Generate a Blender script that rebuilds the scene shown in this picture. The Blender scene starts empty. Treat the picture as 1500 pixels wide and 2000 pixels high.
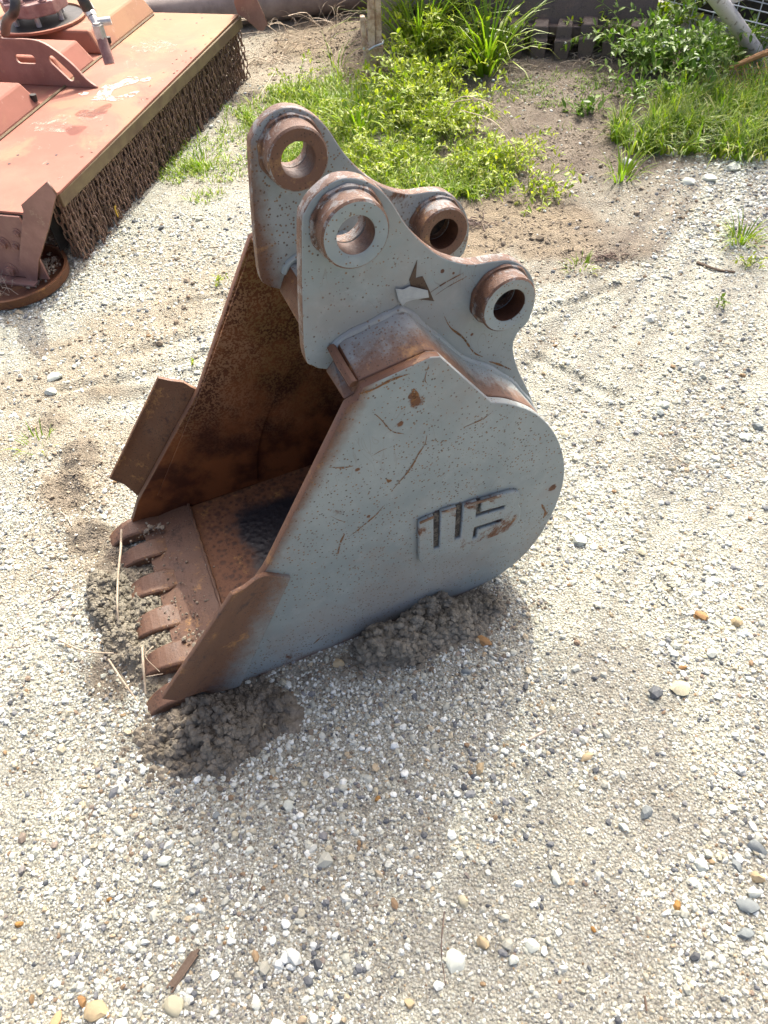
import bpy, bmesh, math, random
import numpy as np
from mathutils import Vector, Matrix
R = math.radians
random.seed(7); rng = np.random.default_rng(7)
scene = bpy.context.scene
COL = scene.collection

# ---------------------------------------------------------------- camera
PITCH, ROLL, FPX, CAMH = R(51.5), R(-5), 1387.0, 1.5
Fv = Vector((0, math.cos(PITCH), -math.sin(PITCH))); Rv = Vector((1, 0, 0)); Uv = Rv.cross(Fv)
R2 = math.cos(ROLL)*Rv + math.sin(ROLL)*Uv; U2 = -math.sin(ROLL)*Rv + math.cos(ROLL)*Uv
camd = bpy.data.cameras.new('camera'); cam = bpy.data.objects.new('camera', camd); COL.objects.link(cam)
camd.sensor_fit = 'HORIZONTAL'; camd.sensor_width = 36; camd.lens = FPX/1500*36; camd.clip_start = .02; camd.clip_end = 500
cam.matrix_world = Matrix(((R2.x, U2.x, -Fv.x, 0), (R2.y, U2.y, -Fv.y, 0), (R2.z, U2.z, -Fv.z, CAMH), (0, 0, 0, 1)))
scene.camera = cam
# ---------------------------------------------------------------- light
SUN_EL, SUN_AZ = R(47), R(18)
wd = bpy.data.worlds.new('World'); scene.world = wd; wd.use_nodes = True
nt = wd.node_tree; bg = nt.nodes['Background']
sky = nt.nodes.new('ShaderNodeTexSky'); sky.sky_type = 'NISHITA'; sky.sun_disc = False
sky.sun_elevation = SUN_EL; sky.sun_rotation = SUN_AZ; sky.dust_density = 8.0; sky.air_density = .5; sky.ozone_density = .6
nt.links.new(sky.outputs[0], bg.inputs[0]); bg.inputs[1].default_value = 0.15
sl = bpy.data.lights.new('sun', 'SUN'); sl.energy = 2.0; sl.angle = R(.53); sl.color = (1, .985, .88)
so = bpy.data.objects.new('sun', sl); COL.objects.link(so)
sdir = Vector((math.sin(SUN_AZ)*math.cos(SUN_EL), math.cos(SUN_AZ)*math.cos(SUN_EL), math.sin(SUN_EL)))
so.rotation_euler = sdir.to_track_quat('Z', 'Y').to_euler(); so.location = sdir*30
vs = scene.view_settings; vs.view_transform = 'Standard'; vs.look = 'None'; vs.exposure = 1.66; vs.gamma = 1; vs.use_curve_mapping = False
scene.cycles.max_bounces = 6; scene.cycles.diffuse_bounces = 4; scene.cycles.transparent_max_bounces = 6
scene.render.engine = 'CYCLES'

ADDED_CANOPY = [(150, 1600, .62, .36, 620), (700, 1640, .62, .40, 760), (1250, 1600, .55, .40, 640), (1150, 1350, .25, .10, 90), (200, 1980, .5, .2, 260), (900, 2000, .6, .2, 320), (1450, 1900, .4, .3, 300), (1350, 880, .30, .18, 130), (1170, 260, .45, .42, 430), (1190, 110, .5, .4, 430), (1470, 90, .35, .25, 90)]  # spots where the added unseen tree's leaves throw shade
# ---------------------------------------------------------------- helpers
def ray(x, y): return Fv + R2*((x-750)/FPX) - U2*((y-1000)/FPX)
def G(x, y, z=0.0):                       # point of the horizontal plane at height z
    d = ray(x, y); return Vector((0, 0, CAMH)) + d*((z-CAMH)/d.z)
def UP(x, y, base):                       # point on the upright plane through base that faces the viewer
    n = Vector((base.x, base.y, 0)).normalized(); d = ray(x, y); C = Vector((0, 0, CAMH))
    return C + d*((base-C).dot(n)/d.dot(n))

_perm = np.random.default_rng(3).random((256, 256))
def vnoise(x, y, s, o=0):
    x = np.asarray(x)*s+13.7*(o+1); y = np.asarray(y)*s+7.3*(o+1)
    xi = np.floor(x).astype(int); yi = np.floor(y).astype(int); fx = x-xi; fy = y-yi
    fx = fx*fx*(3-2*fx); fy = fy*fy*(3-2*fy)
    a = _perm[xi % 256, yi % 256]; b = _perm[(xi+1) % 256, yi % 256]; c = _perm[xi % 256, (yi+1) % 256]; d = _perm[(xi+1) % 256, (yi+1) % 256]
    return (a*(1-fx)+b*fx)*(1-fy)+(c*(1-fx)+d*fx)*fy
def fbm(x, y, s, n=4, o=0):
    v = 0; a = .5; t = 0
    for k in range(n): v = v+a*vnoise(x, y, s*2**k, o+k); t += a; a *= .5
    return v/t
def sstep(a, b, x): t = np.clip((x-a)/(b-a), 0, 1); return t*t*(3-2*t)

def link(name, me, parent=None, mats=(), smooth=None):
    o = bpy.data.objects.new(name, me); COL.objects.link(o)
    if parent: o.parent = parent
    for m in mats: me.materials.append(m)
    if smooth: 
        me.polygons.foreach_set('use_smooth', [True]*len(me.polygons)); me.update()
    return o
def tag(o, label=None, cat=None, group=None, kind=None):
    if label: o['label'] = label
    if cat: o['category'] = cat
    if group: o['group'] = group
    if kind: o['kind'] = kind
    return o
def empty(name, loc, rz=0, **k):
    o = bpy.data.objects.new(name, None); COL.objects.link(o); o.location = loc; o.rotation_euler = (0, 0, rz)
    o.empty_display_size = .1; return tag(o, **k)
def pymesh(name, V, Fc):
    me = bpy.data.meshes.new(name); me.from_pydata([tuple(v) for v in V], [], Fc); me.update(); return me
def npmesh(name, V, F):                   # uniform polygon size, fast path
    V = np.asarray(V, np.float32); F = np.asarray(F, np.int32); n, k = F.shape
    me = bpy.data.meshes.new(name); me.vertices.add(len(V)); me.vertices.foreach_set('co', V.ravel())
    me.loops.add(n*k); me.loops.foreach_set('vertex_index', F.ravel()); me.polygons.add(n)
    me.polygons.foreach_set('loop_start', np.arange(0, n*k, k, dtype=np.int32)); me.update(calc_edges=True); me.validate(); return me
class MB:
    def __init__(s): s.v = []; s.f = []; s.m = []
    def add(s, V, F, mi=0):
        o = len(s.v); s.v += [Vector(v) for v in V]; s.f += [tuple(i+o for i in f) for f in F]; s.m += [mi]*len(F); return s
    def box(s, lo, hi, mi=0):
        (a, b, c), (d, e, f) = lo, hi
        return s.add([(a,b,c),(d,b,c),(d,e,c),(a,e,c),(a,b,f),(d,b,f),(d,e,f),(a,e,f)], [(3,2,1,0),(4,5,6,7),(0,1,5,4),(1,2,6,5),(2,3,7,6),(3,0,4,7)], mi)
    def tube(s, P, r, n=8, mi=0, cap=True):
        P = [Vector(p) for p in P]; rr = r if isinstance(r, (list, tuple)) else [r]*len(P); V = []; F = []
        up = None
        for i, p in enumerate(P):
            t = (P[min(i+1, len(P)-1)]-P[max(i-1, 0)]).normalized()
            if up is None: up = t.orthogonal().normalized()
            up = (up-t*up.dot(t)).normalized(); sd = t.cross(up)
            for k in range(n): a = 2*math.pi*k/n; V.append(p+rr[i]*(math.cos(a)*up+math.sin(a)*sd))
        for i in range(len(P)-1):
            for k in range(n): F.append((i*n+k, i*n+(k+1) % n, (i+1)*n+(k+1) % n, (i+1)*n+k))
        if cap: F.append(tuple(range(n))[::-1]); F.append(tuple((len(P)-1)*n+k for k in range(n)))
        return s.add(V, F, mi)
    def prism(s, poly, fn, mi=0):            # poly: 2D points, fn(p,0/1)->3D
        n = len(poly); V = [fn(p, 0) for p in poly]+[fn(p, 1) for p in poly]
        return s.add(V, [tuple(range(n))[::-1], tuple(range(n, 2*n))]+[(i, (i+1) % n, n+(i+1) % n, n+i) for i in range(n)], mi)
    def build(s, name, mats, parent=None, smooth=False, bevel=0):
        me = bpy.data.meshes.new(name); me.from_pydata([tuple(v) for v in s.v], [], s.f)
        me.polygons.foreach_set('material_index', s.m)
        bm = bmesh.new(); bm.from_mesh(me); bmesh.ops.recalc_face_normals(bm, faces=bm.faces)
        if bevel:
            es = [e for e in bm.edges if len(e.link_faces) == 2 and e.calc_face_angle(0) > .5]
            bmesh.ops.bevel(bm, geom=es, offset=bevel, segments=2, affect='EDGES', profile=.5)
        bm.to_mesh(me); bm.free()
        o = link(name, me, parent, mats if isinstance(mats, (list, tuple)) else [mats])
        if smooth:
            me.polygons.foreach_set('use_smooth', [True]*len(me.polygons)); me.set_sharp_from_angle(angle=R(40))
        return o
def circ(cx, cz, r, n=40): return [(cx+r*math.cos(2*math.pi*k/n), cz+r*math.sin(2*math.pi*k/n)) for k in range(n)]
def plate(name, outer, holes, y0, y1, mats, parent, bevel=.0015, side_fn=None, bend=None, cuts=0):
    """flat steel plate with real holes: outline in (x,z), thickness from y0 to y1"""
    cu = bpy.data.curves.new('outline', 'CURVE'); cu.dimensions = '2D'; cu.fill_mode = 'BOTH'
    for pl in [outer]+list(holes):
        sp = cu.splines.new('POLY'); sp.points.add(len(pl)-1); sp.use_cyclic_u = True
        for p, q in zip(sp.points, pl): p.co = (q[0], q[1], 0, 1)
    cu.extrude = (y1-y0)/2-bevel; cu.bevel_depth = bevel; cu.bevel_resolution = 1; cu.offset = -bevel
    tmp = bpy.data.objects.new('outline', cu); COL.objects.link(tmp)
    dg = bpy.context.evaluated_depsgraph_get(); me = bpy.data.meshes.new_from_object(tmp.evaluated_get(dg)); bpy.data.objects.remove(tmp); bpy.data.curves.remove(cu)
    me.name = name; ym = (y0+y1)/2
    if cuts:
        bm = bmesh.new(); bm.from_mesh(me); bmesh.ops.subdivide_edges(bm, edges=[e for e in bm.edges if e.calc_length() > .05], cuts=cuts, use_grid_fill=True); bm.to_mesh(me); bm.free()
    for v in me.vertices:
        x, z, w = v.co; yy = ym-w
        if bend: yy += bend(x, z)
        v.co = (x, yy, z)
    me.materials.clear()
    o = link(name, me, parent, mats)
    me.update()
    if side_fn:
        for p in me.polygons: p.material_index = side_fn(p.center, p.normal)
    return o
def smooth_closed(P, sub=6, keep=()):     # Catmull-Rom through points, corners in keep stay sharp
    out = []; n = len(P)
    for i in range(n):
        p1 = Vector(P[i]); p2 = Vector(P[(i+1) % n])
        p0 = Vector(P[i-1]) if i not in keep else 2*p1-p2
        p3 = Vector(P[(i+2) % n]) if (i+1) % n not in keep else 2*p2-p1
        for k in range(sub):
            t = k/sub; q = .5*((2*p1)+(p2-p0)*t+(2*p0-5*p1+4*p2-p3)*t*t+(3*p1-p0-3*p2+p3)*t**3); out.append((q.x, q.y))
    return out
def smooth_open(P, sub=6):
    P = [Vector(p) for p in P]; out = []
    for i in range(len(P)-1):
        p1, p2 = P[i], P[i+1]; p0 = P[i-1] if i else 2*p1-p2; p3 = P[i+2] if i+2 < len(P) else 2*p2-p1
        for k in range(sub):
            t = k/sub; out.append(.5*((2*p1)+(p2-p0)*t+(2*p0-5*p1+4*p2-p3)*t*t+(3*p1-p0-3*p2+p3)*t**3))
    return out+[P[-1]]

# ---------------------------------------------------------------- materials
class NB:
    def __init__(s, name):
        s.m = bpy.data.materials.new(name); s.m.use_nodes = True; s.t = s.m.node_tree; s.n = s.t.nodes; s.l = s.t.links
        s.b = s.n['Principled BSDF']; s.tc = s.n.new('ShaderNodeTexCoord')
    def obj(s): return s.tc.outputs['Object']
    def set(s, k, v):
        if hasattr(v, 'is_linked') or isinstance(v, bpy.types.NodeSocket): s.l.new(v, s.b.inputs[k])
        else: s.b.inputs[k].default_value = v
    def _in(s, sock, v):
        if isinstance(v, bpy.types.NodeSocket): s.l.new(v, sock)
        else: sock.default_value = v
    def noise(s, scale, detail=5, rough=.6, vec=None, dist=0, out=0):
        n = s.n.new('ShaderNodeTexNoise'); n.inputs['Scale'].default_value = scale; n.inputs['Detail'].default_value = detail
        n.inputs['Roughness'].default_value = rough; n.inputs['Distortion'].default_value = dist; s.l.new(vec or s.obj(), n.inputs['Vector']); return n.outputs[out]
    def voro(s, scale, out='Distance', vec=None, feature='F1', rnd=1):
        n = s.n.new('ShaderNodeTexVoronoi'); n.feature = feature; n.inputs['Scale'].default_value = scale; n.inputs['Randomness'].default_value = rnd
        s.l.new(vec or s.obj(), n.inputs['Vector']); return n.outputs[out]
    def math(s, op, a, b=0.0, c=0.0, clamp=False):
        n = s.n.new('ShaderNodeMath'); n.operation = op; n.use_clamp = clamp
        for i, v in enumerate((a, b, c)): s._in(n.inputs[i], v)
        return n.outputs[0]
    def ramp(s, f, stops, interp='LINEAR'):
        n = s.n.new('ShaderNodeValToRGB'); cr = n.color_ramp; cr.interpolation = interp
        while len(cr.elements) > 1: cr.elements.remove(cr.elements[-1])
        for i, (p, c) in enumerate(stops):
            e = cr.elements[0] if i == 0 else cr.elements.new(p)
            e.position = p; e.color = (*c, 1) if len(c) == 3 else c
        s.l.new(f, n.inputs[0]); return n.outputs[0]
    def step(s, f, a, b):
        n = s.n.new('ShaderNodeMapRange'); n.interpolation_type = 'SMOOTHSTEP'; n.inputs[1].default_value = a; n.inputs[2].default_value = b
        s.l.new(f, n.inputs[0]); return n.outputs[0]
    def mix(s, f, a, b, mode='MIX'):
        n = s.n.new('ShaderNodeMix'); n.data_type = 'RGBA'; n.blend_type = mode
        s._in(n.inputs[0], f)
        for k, v in ((6, a), (7, b)):
            if isinstance(v, bpy.types.NodeSocket): s.l.new(v, n.inputs[k])
            else: n.inputs[k].default_value = (*v, 1)
        return n.outputs[2]
    def bump(s, h, strength=.5, dist=.002, prev=None):
        n = s.n.new('ShaderNodeBump'); n.inputs['Strength'].default_value = strength; n.inputs['Distance'].default_value = dist
        s.l.new(h, n.inputs['Height'])
        if prev: s.l.new(prev, n.inputs['Normal'])
        return n.outputs[0]
    def xyz(s, vec=None):
        n = s.n.new('ShaderNodeSeparateXYZ'); s.l.new(vec or s.obj(), n.inputs[0]); return n.outputs
    def stretch(s, sx, sy, sz, vec=None):
        n = s.n.new('ShaderNodeMapping'); n.inputs['Scale'].default_value = (sx, sy, sz); s.l.new(vec or s.obj(), n.inputs[0]); return n.outputs[0]
    def attr(s, name, out='Fac'):
        n = s.n.new('ShaderNodeAttribute'); n.attribute_name = name; return n.outputs[out]

def mat_simple(name, c1, c2, rough=.8, scale=20, metal=0, bump=.3, bs=60, dist=.002, spec=.5):
    b = NB(name); f = b.step(b.noise(scale, 6, .65), .35, .65); b.set('Base Color', b.mix(f, c1, c2)); b.set('Roughness', rough); b.set('Metallic', metal)
    b.b.inputs['Specular IOR Level'].default_value = spec
    b.set('Normal', b.bump(b.noise(bs, 6, .7), bump, dist)); return b.m

def rust_color(b, dark=(.045, .019, .012), mid=(.120, .050, .022), hi=(.30, .145, .045), s=1.0):
    n1 = b.noise(14*s, 6, .7); n2 = b.noise(120*s, 4, .7)
    f = b.math('ADD', b.math('MULTIPLY', n1, .72), b.math('MULTIPLY', n2, .28))
    rcol = b.ramp(f, [(.36, dark), (.46, mid), (.56, mid), (.66, hi)]); v_ = b.n.new('ShaderNodeTexVoronoi'); v_.inputs['Scale'].default_value = 210; b.l.new(b.obj(), v_.inputs['Vector'])
    dk = b.math('MULTIPLY', b.math('LESS_THAN', b.xyz(v_.outputs['Color'])[0], .30), b.math('LESS_THAN', v_.outputs['Distance'], .28)); return b.mix(b.math('MULTIPLY', dk, .7), rcol, (.030, .014, .010))
def mat_rust(name, **k):
    b = NB(name); b.set('Base Color', rust_color(b, **k)); b.set('Roughness', b.math('ADD', b.math('MULTIPLY', b.noise(30), .5), .3))
    b.b.inputs['Specular IOR Level'].default_value = .35
    b.set('Normal', b.bump(b.noise(180, 5, .7), .6, .0015, b.bump(b.noise(30, 4), .5, .003))); return b.m

def mat_paint(name, lines=(), ymax=None, dust=.35, patch=.62, base=(.195, .230, .230), base2=(.250, .282, .276), specks=1.0, spots=()):
    """weathered grey paint: rust pits, patches, scratches; lines = (nx, nz, c, width): rust where nx*x+nz*z < c"""
    b = NB(name); o = b.obj(); x, y, z = b.xyz()
    col = b.mix(b.step(b.noise(5, 5, .6), .35, .68), base, base2)
    col = b.mix(b.math('MULTIPLY', b.step(b.noise(26, 6, .7), .5, .72), .35), col, (.33, .35, .34))
    # pits
    v = b.n.new('ShaderNodeTexVoronoi'); v.inputs['Scale'].default_value = 175; b.l.new(o, v.inputs['Vector'])
    rnd = b.xyz(v.outputs['Color'])[0]
    dens = b.noise(7, 3, .5)
    pick = b.math('LESS_THAN', rnd, b.math('MULTIPLY', b.math('ADD', .25, b.step(dens, .25, .65)), .75*specks))
    pit = b.math('MULTIPLY', pick, b.math('LESS_THAN', v.outputs['Distance'], b.math('ADD', .13, b.math('MULTIPLY', b.xyz(v.outputs['Color'])[1], .22))))
    pitc = b.mix(b.xyz(v.outputs['Color'])[2], (.045, .030, .022), (.20, .10, .035))
    col = b.mix(b.math('MULTIPLY', pit, .85), col, pitc)
    rust = rust_color(b)
    # broad rust dusting
    big = b.step(b.math('ADD', b.math('MULTIPLY', b.noise(6, 7, .72, dist=.4), .85), b.math('MULTIPLY', b.noise(90, 4, .8), .15)), patch, patch+.07)
    fac = big
    for nx, nz, c, w in lines:
        d = b.math('SUBTRACT', c, b.math('ADD', b.math('MULTIPLY', x, nx), b.math('MULTIPLY', z, nz)))
        d = b.math('ADD', d, b.math('MULTIPLY', b.math('SUBTRACT', b.noise(28, 8, .8), .5), w*2.2))
        fac = b.math('MAXIMUM', fac, b.math('MULTIPLY', b.step(d, -w, w), .92))
    if ymax:
        d = b.math('ADD', y, b.math('MULTIPLY', b.math('SUBTRACT', b.noise(24, 8, .8), .5), .12)); fac = b.math('MAXIMUM', fac, b.math('MULTIPLY', b.math('SUBTRACT', 1, b.step(d, ymax*.4, ymax)), .9))
    col = b.mix(b.math('MULTIPLY', b.step(b.noise(3.2, 6, .7, dist=.3), .46, .62), dust), col, (.24, .195, .165))
    for cx, cz, r in spots:
        dx = b.math('SUBTRACT', x, cx); dz = b.math('SUBTRACT', z, cz)
        d = b.math('SQRT', b.math('ADD', b.math('MULTIPLY', dx, dx), b.math('MULTIPLY', dz, dz)))
        d = b.math('ADD', d, b.math('MULTIPLY', b.math('SUBTRACT', b.noise(60, 5, .7), .5), r*2))
        fac = b.math('MAXIMUM', fac, b.math('SUBTRACT', 1, b.step(d, r*.6, r)))
    # thin rust streak scratches
    sv = b.stretch(7, 7, 2.2); nn = b.noise(3.2, 2, .5, vec=sv, dist=1.2)
    scr = b.math('MULTIPLY', b.math('SUBTRACT', 1, b.step(b.math('ABSOLUTE', b.math('SUBTRACT', nn, .5)), .0, .009)), b.step(b.noise(4.5, 3, .5), .54, .60))
    fac = b.math('MAXIMUM', fac, b.math('MULTIPLY', scr, .22))
    col = b.mix(fac, col, rust)
    sv2 = b.stretch(2, 2, 30); wsc = b.math('MULTIPLY', b.step(b.noise(9, 3, .5, vec=sv2), .70, .74), b.step(b.noise(6, 2), .55, .65))
    col = b.mix(b.math('MULTIPLY', wsc, .35), col, (.36, .37, .35))
    b.set('Base Color', col); b.set('Roughness', b.math('ADD', .40, b.math('MULTIPLY', b.math('MAXIMUM', fac, b.noise(12)), .38)))
    b.b.inputs['Specular IOR Level'].default_value = .45
    h = b.math('SUBTRACT', b.math('MULTIPLY', b.noise(90, 4, .7), .35), b.math('MULTIPLY', pit, .5))
    b.set('Normal', b.bump(h, .45, .0014, b.bump(b.noise(9, 3), .25, .004))); return b.m

def mat_interior(name):
    b = NB(name); n1 = b.noise(9, 5, .6)
    sp = b.math('MAXIMUM', b.step(b.noise(190, 2, .6), .48, .53), b.step(b.noise(60, 4, .8), .56, .60))
    base = b.mix(b.step(n1, .38, .62), (.052, .014, .006), (.185, .062, .020))
    tan = b.mix(b.step(b.noise(4, 3), .4, .6), (.33, .175, .09), (.22, .125, .045))
    z = b.xyz()[2]
    amt = b.math('MULTIPLY', b.step(b.math('ADD', z, b.math('MULTIPLY', b.noise(7), .35)), .30, .68), b.math('SUBTRACT', 1, b.math('MULTIPLY', sp, .9)))
    col = b.mix(amt, base, tan)
    col = b.mix(b.math('MULTIPLY', b.step(b.noise(5, 6, .7, dist=1), .64, .70), .6), col, (.20, .11, .03))
    b.set('Base Color', col); b.set('Roughness', .55); b.b.inputs['Specular IOR Level'].default_value = .3
    b.set('Normal', b.bump(b.noise(160, 4, .7), .5, .001)); return b.m
def mat_floor(name):
    b = NB(name); x, y, z = b.xyz(); rc = rust_color(b, dark=(.045, .018, .010), mid=(.17, .070, .030), hi=(.34, .17, .05))
    blister = b.voro(75, 'Distance', feature='SMOOTH_F1'); bl = b.step(blister, .15, .5)
    back = b.step(b.math('ADD', x, b.math('MULTIPLY', b.math('SUBTRACT', b.noise(8, 4), .5), .12)), .17, .21)
    col = b.mix(b.math('MULTIPLY', b.math('SUBTRACT', 1, bl), b.math('MULTIPLY', back, .6)), rc, (.022, .010, .009))
    wet = b.math('MULTIPLY', b.step(b.math('ADD', x, b.math('MULTIPLY', b.math('SUBTRACT', b.noise(7, 4), .5), .16)), .25, .29), b.step(b.math('ADD', y, b.math('MULTIPLY', b.noise(10, 3), .06)), .16, .2))
    wet = b.math('MULTIPLY', wet, b.math('SUBTRACT', 1, b.step(b.math('ADD', y, b.math('MULTIPLY', b.noise(12, 3), .05)), .49, .53)))
    col = b.mix(wet, col, (.018, .017, .020)); b.set('Base Color', col)
    b.set('Roughness', b.math('SUBTRACT', .62, b.math('MULTIPLY', wet, .30))); b.b.inputs['Specular IOR Level'].default_value = .4
    h = b.math('ADD', b.math('MULTIPLY', b.math('MULTIPLY', blister, back), -.8), b.math('MULTIPLY', b.noise(140, 4, .7), .4))
    b.set('Normal', b.bump(h, .7, .003)); return b.m

M = {}
# opening edge line of the side plates, in bucket coordinates: through (.286,.384) and (.505,.72); n points into the plate
_n = Vector((.336, -.219)).normalized(); _c = _n.dot(Vector((.286, .384)))
M['side'] = mat_paint('grey_paint_side', lines=[(_n.x, _n.y, _c+.006, .020), (0, 1, .008, .016)], patch=.635,
                      spots=[(.60, .70, .010), (.605, .685, .016), (.575, .645, .008), (.49, .57, .006), (.925, .30, .012), (.50, .43, .005)])
M['letter'] = mat_paint('lettering_paint', patch=.545, specks=1.3)
M['ear'] = mat_paint('grey_paint_ear', lines=[], patch=.64, specks=.6, spots=[(.70, .845, .004), (.72, .835, .003), (.76, .70, .004)])
M['earfar'] = mat_paint('grey_paint_far_ear', lines=[(1, 0, .485, .02)], patch=.60, base=(.21, .23, .225), base2=(.29, .30, .29), specks=1.8)
M['boss'] = mat_paint('boss_face', patch=.60, specks=1.2)
M['beam'] = mat_paint('beam_paint', lines=[(1, .1, .580, .035)], ymax=.085, patch=.56, specks=1.2)
M['shell'] = mat_paint('shell_paint', patch=.62, base=(.225, .262, .265), base2=(.29, .325, .325), specks=.5)
M['weld'] = mat_paint('weld_paint', patch=.70, base=(.225, .262, .265), base2=(.29, .325, .325), specks=.3)
M['rust'] = mat_rust('rust'); M['rustdk'] = mat_rust('rust_dark', dark=(.030, .012, .008), mid=(.085, .034, .018), hi=(.17, .08, .03))
M['rustpink'] = mat_rust('rust_faded', dark=(.09, .045, .032), mid=(.130, .062, .036), hi=(.27, .140, .055))
M['rustlip'] = mat_rust('rust_lip', dark=(.045, .024, .016), mid=(.118, .062, .038), hi=(.30, .16, .055), s=1.2)
b = NB('worn_glint_collar'); rc = rust_color(b, dark=(.045, .022, .013), mid=(.125, .058, .030), hi=(.30, .155, .05)); rc = b.mix(b.step(b.noise(22, 7, .8, dist=.5), .52, .57), rc, (.21, .20, .19)); rc = b.mix(b.math('MULTIPLY', b.step(b.noise(60, 6, .8), .62, .66), .8), rc, (.42, .41, .38))  # worn rust and paint; the palest patches paint in bright glints
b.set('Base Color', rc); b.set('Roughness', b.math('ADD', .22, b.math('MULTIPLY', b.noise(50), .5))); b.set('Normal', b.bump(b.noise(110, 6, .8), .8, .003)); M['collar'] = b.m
M['wing'] = mat_paint('side_cutter_paint', lines=[(_n.x, _n.y, _c+.055, .050)], patch=.56, specks=1.4)
M['inside'] = mat_interior('interior_rust'); M['floor'] = mat_floor('floor_rust')
M['flake'] = mat_simple('paint_flake', (.26, .28, .28), (.33, .35, .345), .6, 40)

# ================================================================ GROUND
def blobmask(x, y, blobs, warp=.10, soft=.35):
    wx = (fbm(x, y, 3.0, 4, 5)-.5)*2*warp; wy = (fbm(x, y, 3.0, 4, 9)-.5)*2*warp; m = np.zeros_like(x)
    for px, py, rx, ry, a in blobs:
        c = G(px, py); d = np.sqrt(((x+wx-c.x)/rx)**2+((y+wy-c.y)/ry)**2)
        m = np.maximum(m, a*(1-sstep(1-soft, 1+soft, d)))
    return m
SOIL = [(1080, 260, .75, .55, 1), (1130, 120, .75, .5, 1), (960, 200, .3, .5, 1), (1010, 400, .38, .32, .95), (1200, 330, .35, .35, .75), (900, 440, .30, .25, 1), (1150, 470, .30, .18, .9), (1050, 540, .22, .09, .7), (1250, 420, .2, .2, .7),
        (1300, 150, .6, .5, 1), (1450, 190, .5, .4, 1), (700, 60, .5, .4, .95), (850, 120, .5, .4, 1), (1040, 650, .10, .07, .5), (1200, 560, .12, .05, .45), (700, 300, .5, .5, .55)]
TAN = [(580, 140, .50, .62, 1), (470, 240, .22, .3, .6), (420, 330, .2, .2, .45), (330, 480, .2, .12, .35), (560, 60, .6, .3, .8), (300, 620, .26, .16, .95), (200, 690, .26, .14, .9), (100, 760, .26, .12, .9), (60, 850, .18, .12, .85), (400, 560, .25, .18, .85), (180, 860, .16, .12, .85), (130, 960, .13, .12, .95), (60, 1100, .16, .12, .6), (350, 500, .2, .12, .6), (170, 1060, .10, .10, .9),
       (1000, 430, .30, .16, .9), (930, 470, .2, .1, .9), (1080, 480, .15, .1, .6), (420, 560, .12, .08, .3), (20, 950, .10, .1, .35)]
MUD_AND_SPOT = [(215, 1120, .055, .14, 1), (235, 1290, .075, .08, 1), (150, 890, .06, .07, .75), (125, 960, .06, .08, .85), (165, 1040, .06, .06, .9), (90, 820, .05, .05, .5), (230, 760, .10, .035, .5), (560, 1300, .15, .05, .5), (1230, 500, .08, .05, .5), (290, 1690, .012, .012, .7), (1040, 690, .05, .03, .45)]  # mud, plus a small dark spot in the lower-left gravel
def ground_masks(x, y): return blobmask(x, y, SOIL), blobmask(x, y, TAN, .08), blobmask(x, y, MUD_AND_SPOT, .035)
def seg_d(x, y, a, b):
    a = G(*a); b = G(*b); vx, vy = b.x-a.x, b.y-a.y; L = vx*vx+vy*vy
    t = np.clip(((x-a.x)*vx+(y-a.y)*vy)/L, 0, 1); return np.hypot(x-a.x-t*vx, y-a.y-t*vy)
RUTS = [((260, 690), (420, 640), .03), ((210, 760), (400, 690), .028), ((120, 760), (230, 740), .02), ((330, 590), (470, 570), .018), ((1050, 700), (1200, 770), .022), ((1200, 560), (1050, 620), .02), ((110, 900), (160, 1010), .035), ((1290, 1130), (1330, 1190), .012)]
def H(x, y):
    x = np.asarray(x, float); y = np.asarray(y, float)
    h = (fbm(x, y, 1.1, 3, 20)-.5)*.030+(fbm(x, y, 7, 3, 2)-.5)*.010
    near = np.exp(-((x-.0)**2+(y-.85)**2)/.35)          # flat where the bucket stands
    h = h*(1-.85*near)
    s, t, m = ground_masks(x, y)
    rough = np.clip(s*.8+t*.5+m, 0, 1)
    h = h+rough*(fbm(x, y, 24, 4, 31)-.5)*.022+m*.006+m*(fbm(x, y, 30, 3, 33)-.5)*.034+(1-rough)*(fbm(x, y, 38, 2, 41)-.5)*.0075*(.45+.55*sstep(1.0, 1.7, y+.35*np.maximum(-x, 0)))
    for a, b, w in RUTS:
        d = seg_d(x, y, a, b)+(vnoise(x, y, 22, 3)-.5)*w*.7; h = h-.008*np.exp(-(d/w)**2)+.007*np.exp(-((d-w*1.5)/(w*.7))**2)
    return h-.002
def Hz(x, y): return float(H(np.array([x]), np.array([y]))[0])

def axis(a, b, step, lo, hi, grow=1.35):
    core = list(np.arange(a, b+step*.5, step)); s = step; p = a; left = []
    while p > lo: s *= grow; p -= s; left.append(p)
    s = step; p = b; right = []
    while p < hi: s *= grow; p += s; right.append(p)
    return np.array(left[::-1]+core+right)
gx = axis(-2.7, 2.8, .0125, -70, 70); gy = axis(-.35, 5.9, .0125, -60, 90)
X, Y = np.meshgrid(gx, gy, indexing='ij'); nx, ny = X.shape
Z = H(X.ravel(), Y.ravel()).reshape(X.shape)
far = sstep(0, 3, np.maximum(np.maximum(-2.7-X, X-2.8), np.maximum(-.35-Y, Y-5.9))); Z = Z*(1-far)
idx = np.arange(nx*ny).reshape(nx, ny)
Fq = np.stack([idx[:-1, :-1], idx[1:, :-1], idx[1:, 1:], idx[:-1, 1:]], -1).reshape(-1, 4)
gme = npmesh('ground', np.stack([X.ravel(), Y.ravel(), Z.ravel()], 1), Fq)
ms, mt, mm = ground_masks(X.ravel(), Y.ravel())
col = np.ones((nx*ny, 4), np.float32); lerp = lambda a, b, f: a*(1-f[:, None])+np.array(b)*f[:, None]
c = np.tile(np.array([.335, .325, .262]), (nx*ny, 1)); v = fbm(X.ravel(), Y.ravel(), 2.2, 4, 60)
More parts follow.
